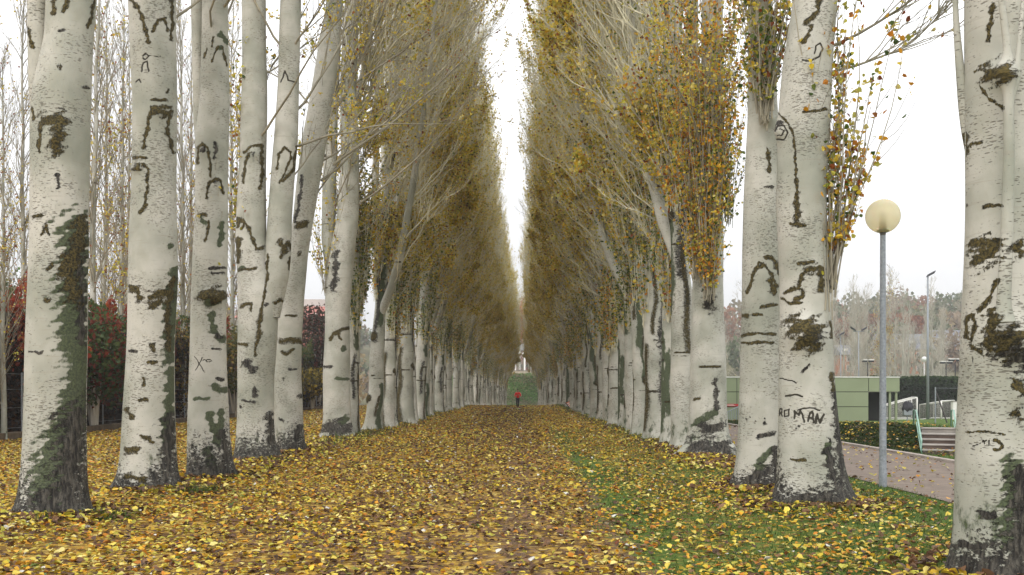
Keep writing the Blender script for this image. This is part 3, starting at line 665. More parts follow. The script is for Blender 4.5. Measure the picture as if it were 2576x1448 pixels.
near_tree('left row poplar with a mossy bulge that thin pale shoots grow from', LG, 17.0,
  [([(1195,527,108),(1088,525,99),(977,525,92),(755,525,84),(550,531,79),(350,533,80),(250,540,71),(0,542,64)],),
   ([(380,516,44),(300,506,40),(150,501,36),(0,498,34)],.2,22)],
  [('m',3.5,[(498,410),(498,372),(510,363),(522,372),(528,400),(530,445)]),('d',8,[(511,378)]),('d',5,[(540,360),(546,378),(538,396)]),('m',3.5,[(520,497),(525,462),(540,450),(555,456),(562,490)]),('d',7,[(541,458)]),
   ('g',11,[(511,557)]),('m',3.5,[(524,555),(523,590),(514,606)]),('m',4,[(500,540),(520,541)]),('g',8,[(560,570),(553,620)]),('g',8,[(556,88),(570,104)]),('g',7,[(553,120)]),('m',3,[(548,118),(533,155)]),('m',3,[(560,122),(570,165)]),('m',2.5,[(513,145),(520,122)]),('m',2.5,[(532,118),(538,95)]),
   ('d',4,[(530,677),(566,674)]),('d',3.5,[(534,688),(562,686)]),('m',20,[(515,744),(552,744)]),('g',14,[(520,755),(545,760)]),('g',9,[(530,790),(538,835),(562,858)]),('d',5,[(545,845),(560,850)]),('d',3,[(535,877),(553,878)]),
   ('g',11,[(542,975),(562,982)]),('g',4,[(488,1005),(524,1003)]),('g',11,[(525,1040),(545,1105)]),('g',10,[(558,1040),(550,1120)]),('d',16,[(488,1190),(575,1188)]),('d',13,[(560,1090),(572,1160)]),('g',16,[(520,1140),(540,1180)]),('d',4,[(545,952),(560,957)]),
   ('c',1.3,[(490,899),(515,936)]),('c',1.3,[(508,900),(493,932)]),('c',1.2,[(509,909),(513,905),(517,909),(521,905),(528,905),(532,908),(526,911),(521,911),(517,909)])],
  [(534,748,24,18,.10),(511,380,12,20,.03)], nth=150, dz=.018, dark=(.38,0), seed=13, bias=(.3,0), leafn=500,
  extra=[shoots(P(525,745,17.0)+[0,.25,0], 5, 3.2, .12, r_, nleaf=40, thick=.02)])
near_tree('left row poplar that forks in a Y, a brown crack running down below the fork', LG, 21.7,
  [([(1150,643,100),(1108,641,93),(948,643,88),(850,648,94),(747,650,100),(680,640,84),(600,632,72),(350,637,65),(200,640,62),(0,638,60)],),
   ([(800,675,56),(700,692,64),(647,698,62),(547,704,60),(350,720,58),(200,726,54),(0,731,52)],0,23)],
  [('m',3.5,[(673,640),(672,700),(660,770),(655,800)]),('m',6.5,[(655,795),(650,850)]),('m',4,[(650,850),(644,872),(641,892)]),('m',4.5,[(598,550),(612,556),(626,575),(638,608),(644,625),(662,624)]),('m',4,[(598,572),(603,556),(615,562),(606,577)]),('m',4,[(600,682),(620,678),(642,676)]),('g',8,[(606,676)]),
   ('d',11,[(618,912),(636,930)]),('d',7,[(641,977),(640,995)]),('m',4,[(606,772),(618,764),(632,768),(632,782)]),('m',10,[(708,612),(716,634)]),('m',6,[(706,648),(724,612),(733,628)]),('m',4,[(730,648),(727,680),(742,692)]),('m',4,[(693,763),(706,755),(722,766)]),('d',5,[(671,767)]),
   ('d',14,[(680,1050),(682,1110)]),('d',20,[(615,1160),(670,1150)]),('m',4.5,[(613,384),(632,368),(656,364),(662,386)]),('m',4,[(626,388),(614,425),(613,460)]),('m',5,[(657,385),(661,440),(653,474)]),('d',6,[(638,390)]),('m',3,[(698,425),(701,388),(716,372),(730,382),(732,402),(704,460)]),('m',4,[(746,370),(738,425),(712,458)]),('c',2,[(706,208),(717,180),(725,202),(745,209),(751,195)]),
   ('d',4,[(605,1022)]),('m',5,[(600,865),(618,868)]),('d',3,[(610,1008),(640,1012)]),('m',8,[(600,600),(598,660)])],
  [(638,388,14,16,.04)], nth=150, dz=.02, dark=(.3,0), seed=14, bias=(.6,0), z0=6, nb=20, leafn=1100,
  extra=[shoots(P(592,640,21.9)+[0,.3,0], 16, 6, .10, r_, nleaf=900, mixc=dict(yel=.75,grn=.12,red=.13), lo=.1)])
near_tree('left row poplar curving to the right, pressed close behind the forked one', LG, 24.3,
  [([(1132,728,78),(1108,727,76),(948,723,70),(850,727,64),(747,735,58),(647,748,50),(547,763,50),(350,792,62),(200,817,56),(0,842,42)],)],
  [('m',7,[(705,860),(730,854),(758,862)]),('m',4,[(708,885),(722,892),(738,880)]),('d',5,[(725,888)]),('d',12,[(755,1075),(738,1125)]),('m',3.5,[(720,795),(744,795)]),('d',4,[(760,440),(757,480),(750,520),(742,560)]),('m',11,[(752,568),(768,566)]),('d',3,[(728,930),(748,930)]),('m',6,[(755,640)]),('d',3,[(705,1055),(712,1060)]),('c',1.2,[(713,952),(713,960)]),('c',1.2,[(713,952),(718,952)]),
   ('d',7,[(757,997)])],
  (), nth=110, dz=.02, dark=(.3,0), seed=15, bias=(.9,0), z0=6, nb=30, leafn=1800,
  branches=[((-4.75,24.8,8.3),(.75,-.1,.75),6.5,26),((-4.6,24.8,7.2),(.8,.2,.6),6,26),((-4.9,24.8,6.8),(.7,.6,.7),5.5,24)])
near_tree('left row poplar with a dark foot and yellow-leaved shoots left of its trunk', LG, 32.0,
  [([(1092,850,78),(1067,848,72),(947,846,68),(787,849,62),(667,856,66),(547,875,52),(400,880,45),(200,876,40),(0,885,35)],),
   ([(740,842,34),(600,826,34),(500,828,36),(300,835,30),(0,850,22)],.1,23)],
  [('m',4,[(832,857),(838,842),(852,840),(858,856)]),('m',4,[(838,840),(860,828),(878,828)]),('d',8,[(845,640),(843,700),(838,728)]),('g',8,[(864,875)]),('g',5,[(850,955),(872,954)]),('d',24,[(825,1078),(872,1082)]),('g',16,[(862,1060)]),('d',4,[(815,922),(830,922)])],
  (), nth=110, dz=.022, dark=(.45,0), seed=16, bias=(1,0), z0=6, nb=34, leafn=2600, knots=5,
  extra=[shoots(P(812,735,32)+[0,.3,0], 16, 5.2, .30, r_, lean=(-.05,0), nleaf=700, mixc=dict(yel=.8,grn=.1,red=.1))],
  branches=[((-5.3,32.5,9.6),(.9,-.3,.6),5.5,26),((-5.3,32.5,7.6),(.9,.1,.5),5.5,26),((-5.3,32.5,11.6),(.9,.1,.6),5.5,26)])
# the nearest trees on the right
near_tree('nearest poplar of the right row, cut off by the picture edge, dark mossy lumps', RG_, 7.86,
  [([(1430,2524,238),(1350,2524,236),(1144,2528,236),(921,2533,222),(500,2538,208),(150,2536,192),(0,2534,190)],),
   ([(440,2446,14),(330,2430,22),(270,2424,24),(150,2413,19),(50,2405,14),(0,2403,13)],.12,20),
   ([(812,2520,30),(790,2523,34),(600,2533,29),(400,2538,26),(250,2537,24),(125,2534,19),(0,2519,16)],-.50,9),
   ([(270,2540,16),(225,2550,15),(150,2560,12),(0,2574,10)],-.50,9)],
  [('m',28,[(2492,186),(2530,186)]),('m',4,[(2466,215),(2485,248),(2500,256),(2522,272)]),('m',28,[(2462,650),(2495,632)]),('m',18,[(2452,615),(2505,610)]),('m',24,[(2560,625)]),('m',5,[(2475,521),(2518,517)]),('m',3,[(2440,362),(2472,360)]),
   ('m',34,[(2556,850),(2522,862)]),('d',38,[(2565,900),(2535,880)]),('m',22,[(2500,800),(2490,870)]),('m',6,[(2433,800),(2430,848),(2444,856),(2454,812),(2442,793),(2433,800)]),('m',7,[(2464,782),(2492,745),(2508,706)]),('m',6,[(2446,875),(2466,885)]),('m',14,[(2556,962),(2575,985)]),('m',16,[(2560,1045)]),('m',2.5,[(2432,1090),(2470,1085),(2526,1093)]),
   ('c',1.4,[(2447,1123),(2481,1109)]),('c',1.4,[(2468,1104),(2479,1121)]),('c',1.4,[(2486,1106),(2489,1121)]),('m',3.5,[(2500,1108),(2514,1110),(2524,1122),(2514,1132),(2500,1131)]),('m',4,[(2510,1112),(2520,1118)]),
   ('d',34,[(2568,1200),(2572,1300),(2565,1440)]),('d',12,[(2415,1372),(2480,1376)]),('d',26,[(2430,1440),(2570,1440)]),('g',24,[(2545,1170),(2545,1250),(2530,1350)]),('c',1.3,[(2447,896),(2448,912)]),('m',9,[(2430,390),(2427,340)]),('d',5,[(2432,520)]),('m',6,[(2498,10),(2490,70),(2485,100)]),('d',10,[(2470,1290),(2500,1300)])],
  [(2520,186,38,34,.07),(2550,860,45,55,.13),(2560,990,20,40,.05)], nth=220, dz=.012, dark=(.25,0), seed=21, bias=(-.2,0), leafn=200, flare=.12)
R0_SHOOT = None
near_tree('thick right row poplar with carved letters below a big mossy burl', RG_, 12.9,
  [([(1262,2046,166),(1200,2041,156),(1144,2037,150),(977,2030,138),(800,2027,121),(700,2024,119),(500,2014,127),(300,2021,128),(150,2032,123),(0,2050,113)],)],
  [('m',3,[(1960,288),(1984,312),(1997,345),(2001,400),(2004,470)]),('m',5,[(2004,450),(2006,520)]),('m',9,[(2004,515),(2006,552)]),('m',5,[(1988,563),(2026,569)]),('m',7,[(2062,-4),(2056,30),(2027,58)]),('m',6,[(2042,68),(2022,106)]),('c',2.2,[(2020,152),(2042,154),(2062,142),(2070,122),(2062,110),(2052,116),(2050,136)]),('m',3.5,[(2020,283),(2078,275)]),
   ('c',2.2,[(1952,352),(1972,352),(1981,335),(1974,318),(1958,316),(1950,330)]),('c',1.8,[(1955,342),(1966,342),(1972,330),(1962,325)]),('d',8,[(1952,312),(1962,305)]),
   ('m',5,[(2006,664),(2046,660)]),('m',10,[(2034,682),(2062,672)]),('m',10,[(2066,680),(2066,732)]),('m',5,[(1975,738),(1995,728),(2018,728),(2020,745),(1998,756)]),('m',6,[(2010,722),(2018,690),(2034,680)]),('m',4,[(1968,752),(1990,764),(2016,762)]),('m',30,[(2004,822),(2046,828)]),('m',22,[(2012,862),(2048,868)]),('d',20,[(2050,850)]),
   ('d',3.5,[(2019,934),(2036,919)]),('c',1.8,[(1963,953),(1985,957),(2003,964)]),('c',2.4,[(1977,998),(1998,993),(2018,998)]),('c',2,[(2008,1032),(2036,1026),(2062,1033)]),('d',3.5,[(2003,1078)]),('d',4,[(2011,1072)]),
   ('c',1.9,[(1961,1046),(1962,1029),(1967,1031),(1968,1038),(1964,1040),(1969,1047)]),('c',2.0,[(1974,1033),(1986,1031),(1984,1048),(1974,1049),(1974,1033)]),('c',2.6,[(1998,1053),(2000,1034),(2009,1046),(2014,1034),(2024,1063)]),('c',2.8,[(2033,1061),(2036,1041),(2043,1037),(2048,1064)]),('c',2.2,[(2035,1053),(2045,1053)]),('c',2.9,[(2053,1066),(2055,1042),(2063,1065)]),('c',2.9,[(2063,1065),(2073,1044)]),
   ('d',11,[(2102,980),(2108,1080),(2120,1200)]),('d',14,[(2085,1140),(2096,1210)]),('d',20,[(2000,1262),(2070,1250),(2125,1262)]),('m',3.5,[(1990,1157),(2026,1158)]),('g',8,[(2080,1120),(2088,1180)]),('d',7,[(2088,1110)]),('m',5,[(2090,815),(2094,850)]),('m',6,[(2092,940),(2096,980)])],
  [(2026,842,40,40,.15),(1962,330,16,22,.05)], nth=190, dz=.015, dark=(.3,0), seed=22, bias=(-.2,0), leafn=300, flare=.26,
  extra=[shoots(P(2093,715,13.0)+[0,.15,0], 24, 4.6, .24, r_, lean=(.15,.05), nleaf=1250, thick=.016, mixc=dict(yel=.45,org=.2,grn=.25,red=.10), lo=.10),
         shoots(P(2078,800,13.0)+[0,-.02,0], 3, 1.8, .10, r_, lean=(.05,0), nleaf=8, thick=.014, fine=False)],
  branches=[((4.1,13.6,6.2),(.8,-.1,.35),2.6,22),((4.15,13.6,5.9),(.8,.2,.25),2.3,22)])
near_tree('right row poplar close behind the lettered one, two mossy bars across its white bark', RG_, 15.4,
  [([(1215,1910,122),(1144,1912,118),(977,1920,118),(800,1921,114),(644,1921,108),(500,1922,98),(300,1920,76),(150,1916,66),(0,1911,56)],)],
  [('m',4,[(1880,738),(1892,700),(1905,672),(1925,668),(1940,690),(1955,722)]),('m',3,[(1905,672),(1908,660),(1918,662),(1918,672)]),('m',6,[(1928,648),(1950,655),(1958,688)]),('m',3.5,[(1862,845),(1905,840),(1950,842)]),('m',4,[(1866,863),(1945,861)]),('m',5,[(1866,794),(1880,796)]),('m',5,[(1898,794),(1915,791)]),('m',4,[(1915,772),(1955,768)]),
   ('d',3,[(1877,1054)]),('d',3,[(1886,1048)]),('d',3,[(1900,1063)]),('d',4,[(1924,1054)]),('d',4,[(1924,1064)]),('d',6,[(1908,1098),(1948,1092)]),('d',16,[(1880,1205),(1940,1188)]),('g',10,[(1905,1180),(1940,1130)]),('d',10,[(1950,1130),(1952,1220)]),('m',5,[(1932,375),(1936,432)]),('d',10,[(1926,296)]),('d',3,[(1925,470),(1945,470)]),('m',9,[(1940,705),(1948,740)])],
  [(1930,300,18,18,.09)], nth=150, dz=.018, dark=(.16,0), seed=23, bias=(-.3,0), leafn=400, flare=.2,
  extra=[shoots(P(1925,300,15.3), 26, 4.2, .22, r_, nleaf=1500, thick=.014, mixc=dict(yel=.45,grn=.42,red=.13), lo=.06)])
near_tree('right row poplar with a flared foot, wrapped above in dense orange yellow leaves', RG_, 22.9,
  [([(1140,1785,106),(1088,1781,96),(921,1781,86),(755,1781,80),(500,1785,68),(250,1790,58),(0,1793,50)],)],
  [('d',26,[(1748,1125),(1825,1130)]),('g',12,[(1755,1065),(1800,1040)]),('d',16,[(1772,1080),(1810,1075)]),('d',16,[(1783,748),(1784,768)]),('d',6,[(1800,960),(1803,1030)]),('m',3,[(1745,1005),(1760,1004)])],
  [(1783,752,22,20,.10)], nth=120, dz=.02, dark=(.42,0), seed=24, bias=(-.6,0), z0=6, nb=26, leafn=1500, knots=4, flare=.5,
  extra=[shoots(P(1783,750,22.7), 64, 10.5, .17, r_, nleaf=10500, mixc=dict(yel=.50,org=.27,grn=.17,red=.06), lo=.0),
         shoots(P(1750,700,22.9), 26, 6.5, .22, r_, lean=(-.08,0), nleaf=3200, mixc=dict(yel=.55,org=.25,grn=.14,red=.06), lo=.0),
         shoots(P(1835,560,22.9), 18, 4.5, .2, r_, nleaf=1300, mixc=dict(yel=.35,grn=.6,red=.05), lo=.02)])

# ------------------------------------------------------------------ the rest of the two rows
def stem_arr(pts, r): return dict(pts=np.array(pts, float), r=np.array(r, float))
def variant(seed, hf, nlead, bushy, leafn, H=24.5):
    rg = np.random.default_rng(seed)
    rb = .235+.085*rg.random()
    zz = np.array([-.25, 0, 1.5, 3, 5, 8, 12, 16, 20, H]); wob = np.cumsum(rg.normal(0, .05, len(zz)))
    lean = rg.normal(.02, .012)
    main = stem_arr(np.stack([lean*zz+wob*.8, np.cumsum(rg.normal(0, .04, len(zz))), zz], 1), np.interp(zz, [-.3, 0, 2, hf, hf+.5, H], [rb*1.05, rb, rb*.9, rb*.86, rb*.66, .03]))
    main['base'] = True; main['knots'] = 60; main['streaks'] = 9; S = [main]
    for k in range(nlead):
        z0 = hf+rg.uniform(-1.5, 2.5); a = rg.uniform(-1.3, 1.3)+(0 if k % 2 == 0 else np.pi)
        z = np.array([z0-.5, z0, z0+.8, z0+2, z0+5, z0+9, H-rg.uniform(.5, 3)]); off = np.array([0, .08, .34, .62, .95, 1.25, 1.6])*(.8+.5*rg.random())
        x0 = np.interp(z, main['pts'][:, 2], main['pts'][:, 0]); y0 = np.interp(z, main['pts'][:, 2], main['pts'][:, 1])
        s = stem_arr(np.stack([x0+off*np.cos(a), y0+off*np.sin(a), z], 1), [.10, .15, .15, .135, .11, .08, .025]); s['knots'] = 5; S.append(s)
    tm = trunk_mesh('trunk', S, dark=(.55+1.0*rg.random()**1.5, 0), rg=rg, nth=56, dz=.04, zfine=13)
    acc, lp, lc = crown([s['pts'] for s in S], 5.7, H-1.5, rg, nb=int(105/(nlead+1)), n3=13, n4=4, blen=6.4, bias=(1.8, 0), leafn=int(leafn*1.35), leafz=(6.5, 13.5), twr=.0062, ang=(28, 54), wide=True)
    lps = [lp]; lcs = [lc]
    for _ in range(bushy+1):
        zb = rg.uniform(2.9, 6.8); a = rg.uniform(-2.2, 2.2); bx = np.interp(zb, main['pts'][:, 2], main['pts'][:, 0])
        a2, l2, c2 = shoots((bx+.3*np.cos(a), .3*np.sin(a), zb), 18, rg.uniform(3, 5.5), .17, rg, nleaf=int(rg.uniform(500, 1100)), mixc=dict(yel=.42, org=.22, grn=.30, red=.06) if rg.random() < .6 else dict(yel=.25, grn=.72, red=.03), lo=.02)
        acc.add((np.concatenate(a2.V), np.concatenate(a2.Q))); lps.append(l2); lcs.append(c2)
    lp = np.concatenate(lps); lc = np.concatenate(lcs)
    return tm, acc.mesh('crown'), leaf_mesh('foliage', lp, .062+.05*rg.random(len(lp)), lc, rg)
VARS = [variant(101, 6.5, 2, 3, 7500), variant(102, 4.8, 3, 2, 5200), variant(103, 7.5, 2, 3, 8500), variant(104, 5.5, 3, 3, 4200), variant(105, 8.5, 1, 2, 6500), variant(106, 6.0, 2, 3, 9000), variant(107, 4.2, 2, 2, 6500), variant(108, 9.5, 1, 4, 8000)]
for v in VARS:
    v[0].materials.append(M_BARK); v[1].materials.append(M_TWIG); v[2].materials.append(M_LEAF)
ORDX = 'first second third fourth fifth sixth seventh eighth ninth tenth eleventh twelfth thirteenth fourteenth fifteenth sixteenth seventeenth eighteenth nineteenth twentieth twenty-first twenty-second twenty-third twenty-fourth twenty-fifth twenty-sixth twenty-seventh twenty-eighth twenty-ninth thirtieth thirty-first thirty-second thirty-third thirty-fourth thirty-fifth thirty-sixth'.split()
def row(y0, y1, step, X0, flip, start, group, side, rg):
    y = y0; k = start
    while y < y1:
        v = VARS[rg.integers(0, 8)]; X = X0+rg.normal(0, .15)
        z = float(height(X, y))
        far = y > 84
        X = X*(1-.32*smooth01(y, 110, 230) if not flip else 1)+.0036*y
        root = empty('poplar_tree', (X, y, z), ('one of the distant slender white poplars of the %s row, beyond the runner' % side) if far else 'mottled white poplar trunk, %s from the camera in the row %s of the leafy path' % (ORDX[k], side), 'tree', group+(', beyond the runner' if far else ''), rz=(math.pi if flip else 0)+rg.uniform(-.3, .3))
        s = rg.uniform(.92, 1.08); root.scale = (rg.uniform(1.06, 1.16) if flip else rg.uniform(1.04, 1.12), rg.uniform(.9, 1.08), s)
        root.rotation_euler.x = rg.normal(0, .010); root.rotation_euler.y = rg.normal(0, .012)
        for nm, me in zip(('trunk', 'crown', 'foliage'), v):
            ob = link(nm, me, None, root)
            if nm == 'trunk': ob.scale = (rg.uniform(.78, 1.22),)*2+(1,)
        y += step*rg.uniform(.85, 1.15); k += 1
    return k
rg = np.random.default_rng(55)
row(34.4, 229, 2.5, -5.5, False, 6, LG, 'left', rg)
row(25.6, 229, 2.45, 4.15, True, 4, RG_, 'right', rg)

# ------------------------------------------------------------------ beyond the avenue: embankment wall, lamps, hill
def X_(u, D): return (u-VX)*D/F
def Z_(v, D): return EYE+(VY-v)*D/F
M_WALL = mat('beige_render', (.50, .42, .33), .9, noise=1.2, amp=.15)
M_WHITE = mat('white_paint', (.72, .70, .66), .6, noise=6, amp=.1)
M_GALV = mat('galvanised_steel', (.27, .29, .31), .55, noise=28, amp=.22, metal=.25)
M_GLOBE = mat('cream_globe', (.78, .66, .38), .35, spec=.5)
M_OPAL = mat('opal_globe', (.80, .80, .78), .35)
M_DARK = mat('dark_paint', (.03, .03, .035), .6)
M_ROOFW = mat('pale_roof', (.48, .46, .43), .8, noise=.5, amp=.1)
M_REDROOF = mat('faded_red_roof', (.42, .17, .14), .85, noise=.7, amp=.15)
M_SLATE = mat('grey_slate', (.16, .165, .18), .8, noise=.5, amp=.15)
M_BRICK = mat('orange_brick', (.42, .19, .11), .9, noise=2, amp=.2)
M_GLASS = mat('dark_glass', (.05, .06, .07), .2, spec=.6)
M_PANEL = mat('sage_panel', (.25, .285, .175), .7, noise=.6, amp=.06)
M_NET = mat('white_net', (.62, .60, .55), .8)
M_RAIL = mat('pale_green_rail', (.26, .42, .34), .55, noise=9, amp=.15)
M_REDP = mat('red_paint', (.45, .03, .03), .5)

root = empty('retaining_wall', (-1, 247.5, Z_(941, 247)-.1), 'low beige wall on top of the grass bank at the end of the path', 'wall')
b = MB(); b.box(-14, 13.5, -.2, .2, -.6, .85); w_ = b.build('wall', M_WALL, root)
b = MB(); b.box(-14.05, 13.55, -.3, .3, .853, 1.0); b.build('coping', M_CONC, root)
def globe_lamp(x, y, z, h, rg, label, group, mp=None, mg=None, pr=.07, gr_=.24):
    root = empty('globe_lamp', (x, y, z), label, 'street lamp', group)
    b = MB(); b.lathe([(pr*1.5, 0), (pr*1.5, .25), (pr, .32), (pr*.8, h)], (0, 0, 0), 14); b.build('pole', mp or M_GALV, root, smooth=True)
    b = MB(); b.lathe([(pr*.9, h-.02), (pr*1.4, h+.03), (gr_*.55, h+.10), (gr_*.6, h+.14)], (0, 0, 0), 16); b.build('collar', mp or M_GALV, root, smooth=True)
    zc = h+.12+gr_*.9
    b = MB(); b.lathe([(max(.002, gr_*math.sin(a)), zc-gr_*math.cos(a)) for a in np.linspace(.02, math.pi-.02, 20)], (0, 0, 0), 28); b.build('globe', mg or M_OPAL, root, smooth=True)
    return root
GL = 'white globe lamps beyond the end of the path'
globe_lamp(X_(1320, 249), 249, 5.5, Z_(897, 249)-5.5, rng, 'white globe lamp on a white column behind the beige wall at the end', GL, M_WHITE, M_OPAL, .22, .55)
globe_lamp(X_(1297, 252), 252, 5.5, Z_(900, 252)-5.5, rng, 'white column lamp half hidden by twigs at the left end of the beige wall', GL, M_WHITE, M_OPAL, .22, .3)
globe_lamp(X_(1336, 262), 262, 5.0, Z_(893, 262)-5, rng, 'small distant globe lamp to the right of the white column lamp', GL, M_WHITE, M_OPAL, .10, .42)
globe_lamp(X_(1308, 265), 265, 5.0, Z_(893, 265)-5, rng, 'small distant globe lamp to the left of the white column lamp', GL, M_WHITE, M_OPAL, .10, .36)
# white poplar-like posts beside the lamp: two pale birches on the bank top
# hill
hx = np.linspace(-420, 520, 60); hy = np.linspace(150, 700, 36); HX, HY = np.meshgrid(hx, hy, indexing='ij')
def hill_z(x, y): return -1.6-4*(1-smooth01(np.abs(x), 22, 40))*(1-smooth01(y, 260, 300))+smooth01(y, 165+95*(1-smooth01(np.abs(x), 25, 55)), 340+60*(1-smooth01(np.abs(x), 25, 55)))*(23+3*np.sin(x*.02)+2*np.sin(x*.05+1))+smooth01(y, 340, 600)*10
HZ = hill_z(HX, HY); idx = np.arange(HX.size).reshape(HX.shape)
Q = np.stack([idx[:-1, :-1], idx[1:, :-1], idx[1:, 1:], idx[:-1, 1:]], -1).reshape(-1, 4)
tag(link('hill', raw_mesh('hill', np.stack([HX, HY, HZ], -1).reshape(-1, 3), Q), mat('hillside_scrub', (.13, .12, .06), .95, noise=.08, amp=.5)), kind='structure')

# woods on the hill: one mass of leaf clumps
rg = np.random.default_rng(77)
def clump_cloud(cs, rs, per, rg):
    P_ = []; K = []
    for i, (c, r) in enumerate(zip(cs, rs)):
        n = per; d = norm(rg.normal(size=(n, 3))); q = rg.random((n, 1))**.4
        P_.append(np.array(c)+d*q*np.array(r)); K.append(np.full(n, i))
    return np.concatenate(P_), np.concatenate(K)
n = 420
cx = rg.uniform(-120, 190, n); cy = rg.uniform(205, 380, n); cy = np.where(np.abs(cx) < 26, 300+(cy-205)*.6, cy)
cz = hill_z(cx, cy); rr = rg.uniform(2.5, 4.6, n)
cs = np.stack([cx, cy, cz+rr*1.1], 1); rs = np.stack([rr, rr, rr*1.3], 1)
pp, kk = clump_cloud(cs, rs, 170, rg)
pal = np.array([(.30,.16,.10), (.28,.21,.14), (.17,.18,.10), (.27,.24,.17), (.32,.24,.12), (.13,.16,.08), (.31,.24,.18)])
tc_ = pal[rg.integers(0, 7, n)]; cc = tc_[kk]*(.75+.5*rg.random((len(kk), 1)))
tag(link('woods', leaf_mesh('woods', pp, .9+.5*rg.random(len(pp)), cc, rg), M_LEAF), kind='stuff')

def apartment(name, x0, x1, y, z0, z1, zr, label, floors=3, dorm=5):
    root = empty(name, ((x0+x1)/2, y, z0), label, 'building', 'brick houses on the far hill'); wd = (x1-x0)/2; h = z1-z0
    b = MB(); b.box(-wd, wd, 0, 10, -8, h); b.build('wall', M_BRICK, root)
    b = MB(); r_h = zr-z0; b.add([(-wd-.4, -.5, h+.003), (wd+.4, -.5, h+.003), (wd+.4, 10.5, h+.003), (-wd-.4, 10.5, h+.003), (-wd-.4, 5, r_h), (wd+.4, 5, r_h)], [(0, 1, 5, 4), (2, 3, 4, 5), (0, 4, 3), (1, 2, 5), (0, 3, 2, 1)])
    rf = b.build('roof', M_SLATE, root)
    for k in range(dorm):
        x = -wd+(k+.5)*2*wd/dorm; t = .45; yy_ = -.5+5.5*t; zz_ = h+(r_h-h)*t
        b = MB(); b.box(x-.55, x+.55, yy_-.35, yy_+.4, zz_-.3, zz_+.35); b.build('skylight', M_WHITE, rf)
    for f in range(floors):
        for k in range(int(wd*2/3.2)):
            x = -wd+1.6+k*3.2; z = .9+f*h/floors
            if f*h/floors+2.2 > h: continue
            b = MB(); b.box(x-.65, x+.65, -.05, .05, z, z+1.25); wn = b.build('window', M_GLASS, root)
            b = MB()
            for (xa, xb, za, zb) in ((-.75, -.651, -.1, 1.35), (.651, .75, -.1, 1.35), (-.65, .65, 1.251, 1.35), (-.65, .65, -.1, -.001), (-.04, .04, 0, 1.25)): b.box(x+xa, x+xb, -.09, .02, z+za, z+zb)
            b.build('frame', M_WHITE, wn)
apartment('apartment_building', X_(2225, 225), X_(2350, 225), 225, Z_(943, 225), Z_(880, 225), Z_(838, 225), 'orange brick apartment house with grey roof behind the bare poplars, right of the lamp pole', 2, 4)
apartment('apartment_building', X_(2362, 235), X_(2500, 235), 235, Z_(930, 235), Z_(872, 235), Z_(828, 235), 'orange brick apartment house partly hidden by the nearest right trunk', 2, 5)
apartment('apartment_building', X_(2120, 218), X_(2205, 218), 218, Z_(945, 218), Z_(893, 218), Z_(866, 218), 'orange brick apartment house left of the tall lamp pole, above the sage pavilion', 2, 3)
root = empty('red_building', (X_(1322, 290), 290, Z_(928, 290)), 'dull red building with grey roof seen above the wall at the end of the path', 'building')
b = MB(); b.box(-4.2, 4.6, 0, 9, -6, Z_(882, 290)-Z_(928, 290)); b.build('wall', mat('dull_red_wall', (.20, .075, .065), .9, noise=.5, amp=.2), root)
b = MB(); h = Z_(882, 290)-Z_(928, 290)+.003; b.add([(-4.7, -.5, h), (5.1, -.5, h), (5.1, 9.5, h), (-4.7, 9.5, h), (-4.7, 4.5, h+2.), (5.1, 4.5, h+2.)], [(0, 1, 5, 4), (2, 3, 4, 5), (0, 4, 3), (1, 2, 5), (0, 3, 2, 1)]); b.build('roof', M_SLATE, root)
b = MB(); b.box(-1.5, 1.2, -.06, .1, .4, 1.2); b.build('window', M_GLASS, root)
# long warehouse with a red roof, left beyond the hedge
root = empty('warehouse', (X_(790, 120), 120, 0), 'long building with faded red roof and pale upper storey beyond the left hedge', 'building')
b = MB(); b.box(-9, 1.1, 0, 16, 0, Z_(800, 120)); b.build('wall', mat('pink_wall', (.36, .15, .12), .9, noise=1, amp=.2), root)
zb = Z_(800, 120); zt = Z_(763, 120)
b = MB(); b.add([(-9.5, -.6, zb), (1.5, -.6, zb), (1.5, 5, zt), (-9.5, 5, zt), (-9.5, 5, zb), (1.5, 5, zb)], [(0, 1, 2, 3), (0, 3, 4), (1, 5, 2), (3, 2, 5, 4), (0, 4, 5, 1)]); rf = b.build('roof', M_REDROOF, root)
for k in range(5):
    b = MB(); x = -8+k*2; b.box(x-.3, x+.3, .5, .95, zb+(zt-zb)*.23, zb+(zt-zb)*.33); b.build('skylight', M_WHITE, rf)
b = MB(); b.box(-9.3, 1.3, 5.1, 15, zt-1, Z_(744, 120)); b.build('upper_storey', M_ROOFW, root)

# ------------------------------------------------------------------ playing field side, right of the footpath
D = 62.
zb = float(terrace(D))-.05
root = empty('pavilion', (X_(2180, D), D, zb), 'low flat-roofed sage green panelled pavilion with a porch on slim columns', 'building')
ox = X_(2180, D); L0 = X_(1760, D)-ox; Lj = X_(2185, D)-ox; L1 = X_(2263, D)-ox; H = Z_(950, D)-zb; hl = Z_(986.5, D)-zb; hm = Z_(1024, D)-zb
b = MB(); b.box(L0, Lj, .06, 9, 0, H-.02); b.box(Lj, L1-.06, 2.2, 9, 0, H-.02); b.build('core', mat('dark_cavity', (.03, .03, .028), .9), root)
g = .02
pw = 4.1; x = Lj; k = 0
while x > L0:
    for (za, zc) in ((0, hm), (hm, hl), (hl, H)):
        b = MB(); b.box(max(x-pw, L0)+g, x-g, 0, .055, za+g, zc-g); b.build('wall_panel', M_PANEL, root)
    x -= pw
b = MB(); b.box(Lj+g, L1, 0, .055, hl+g, H-g); b.build('wall_panel', M_PANEL, root)
b = MB(); b.box(L1-.055, L1-.001, .057, 9, hl+g, H-g); b.build('wall_panel', M_PANEL, root)
b = MB(); b.box(Lj, L1-.06, .06, 2.2, hl-.02, hl+.03); b.build('soffit', M_CONC, root)
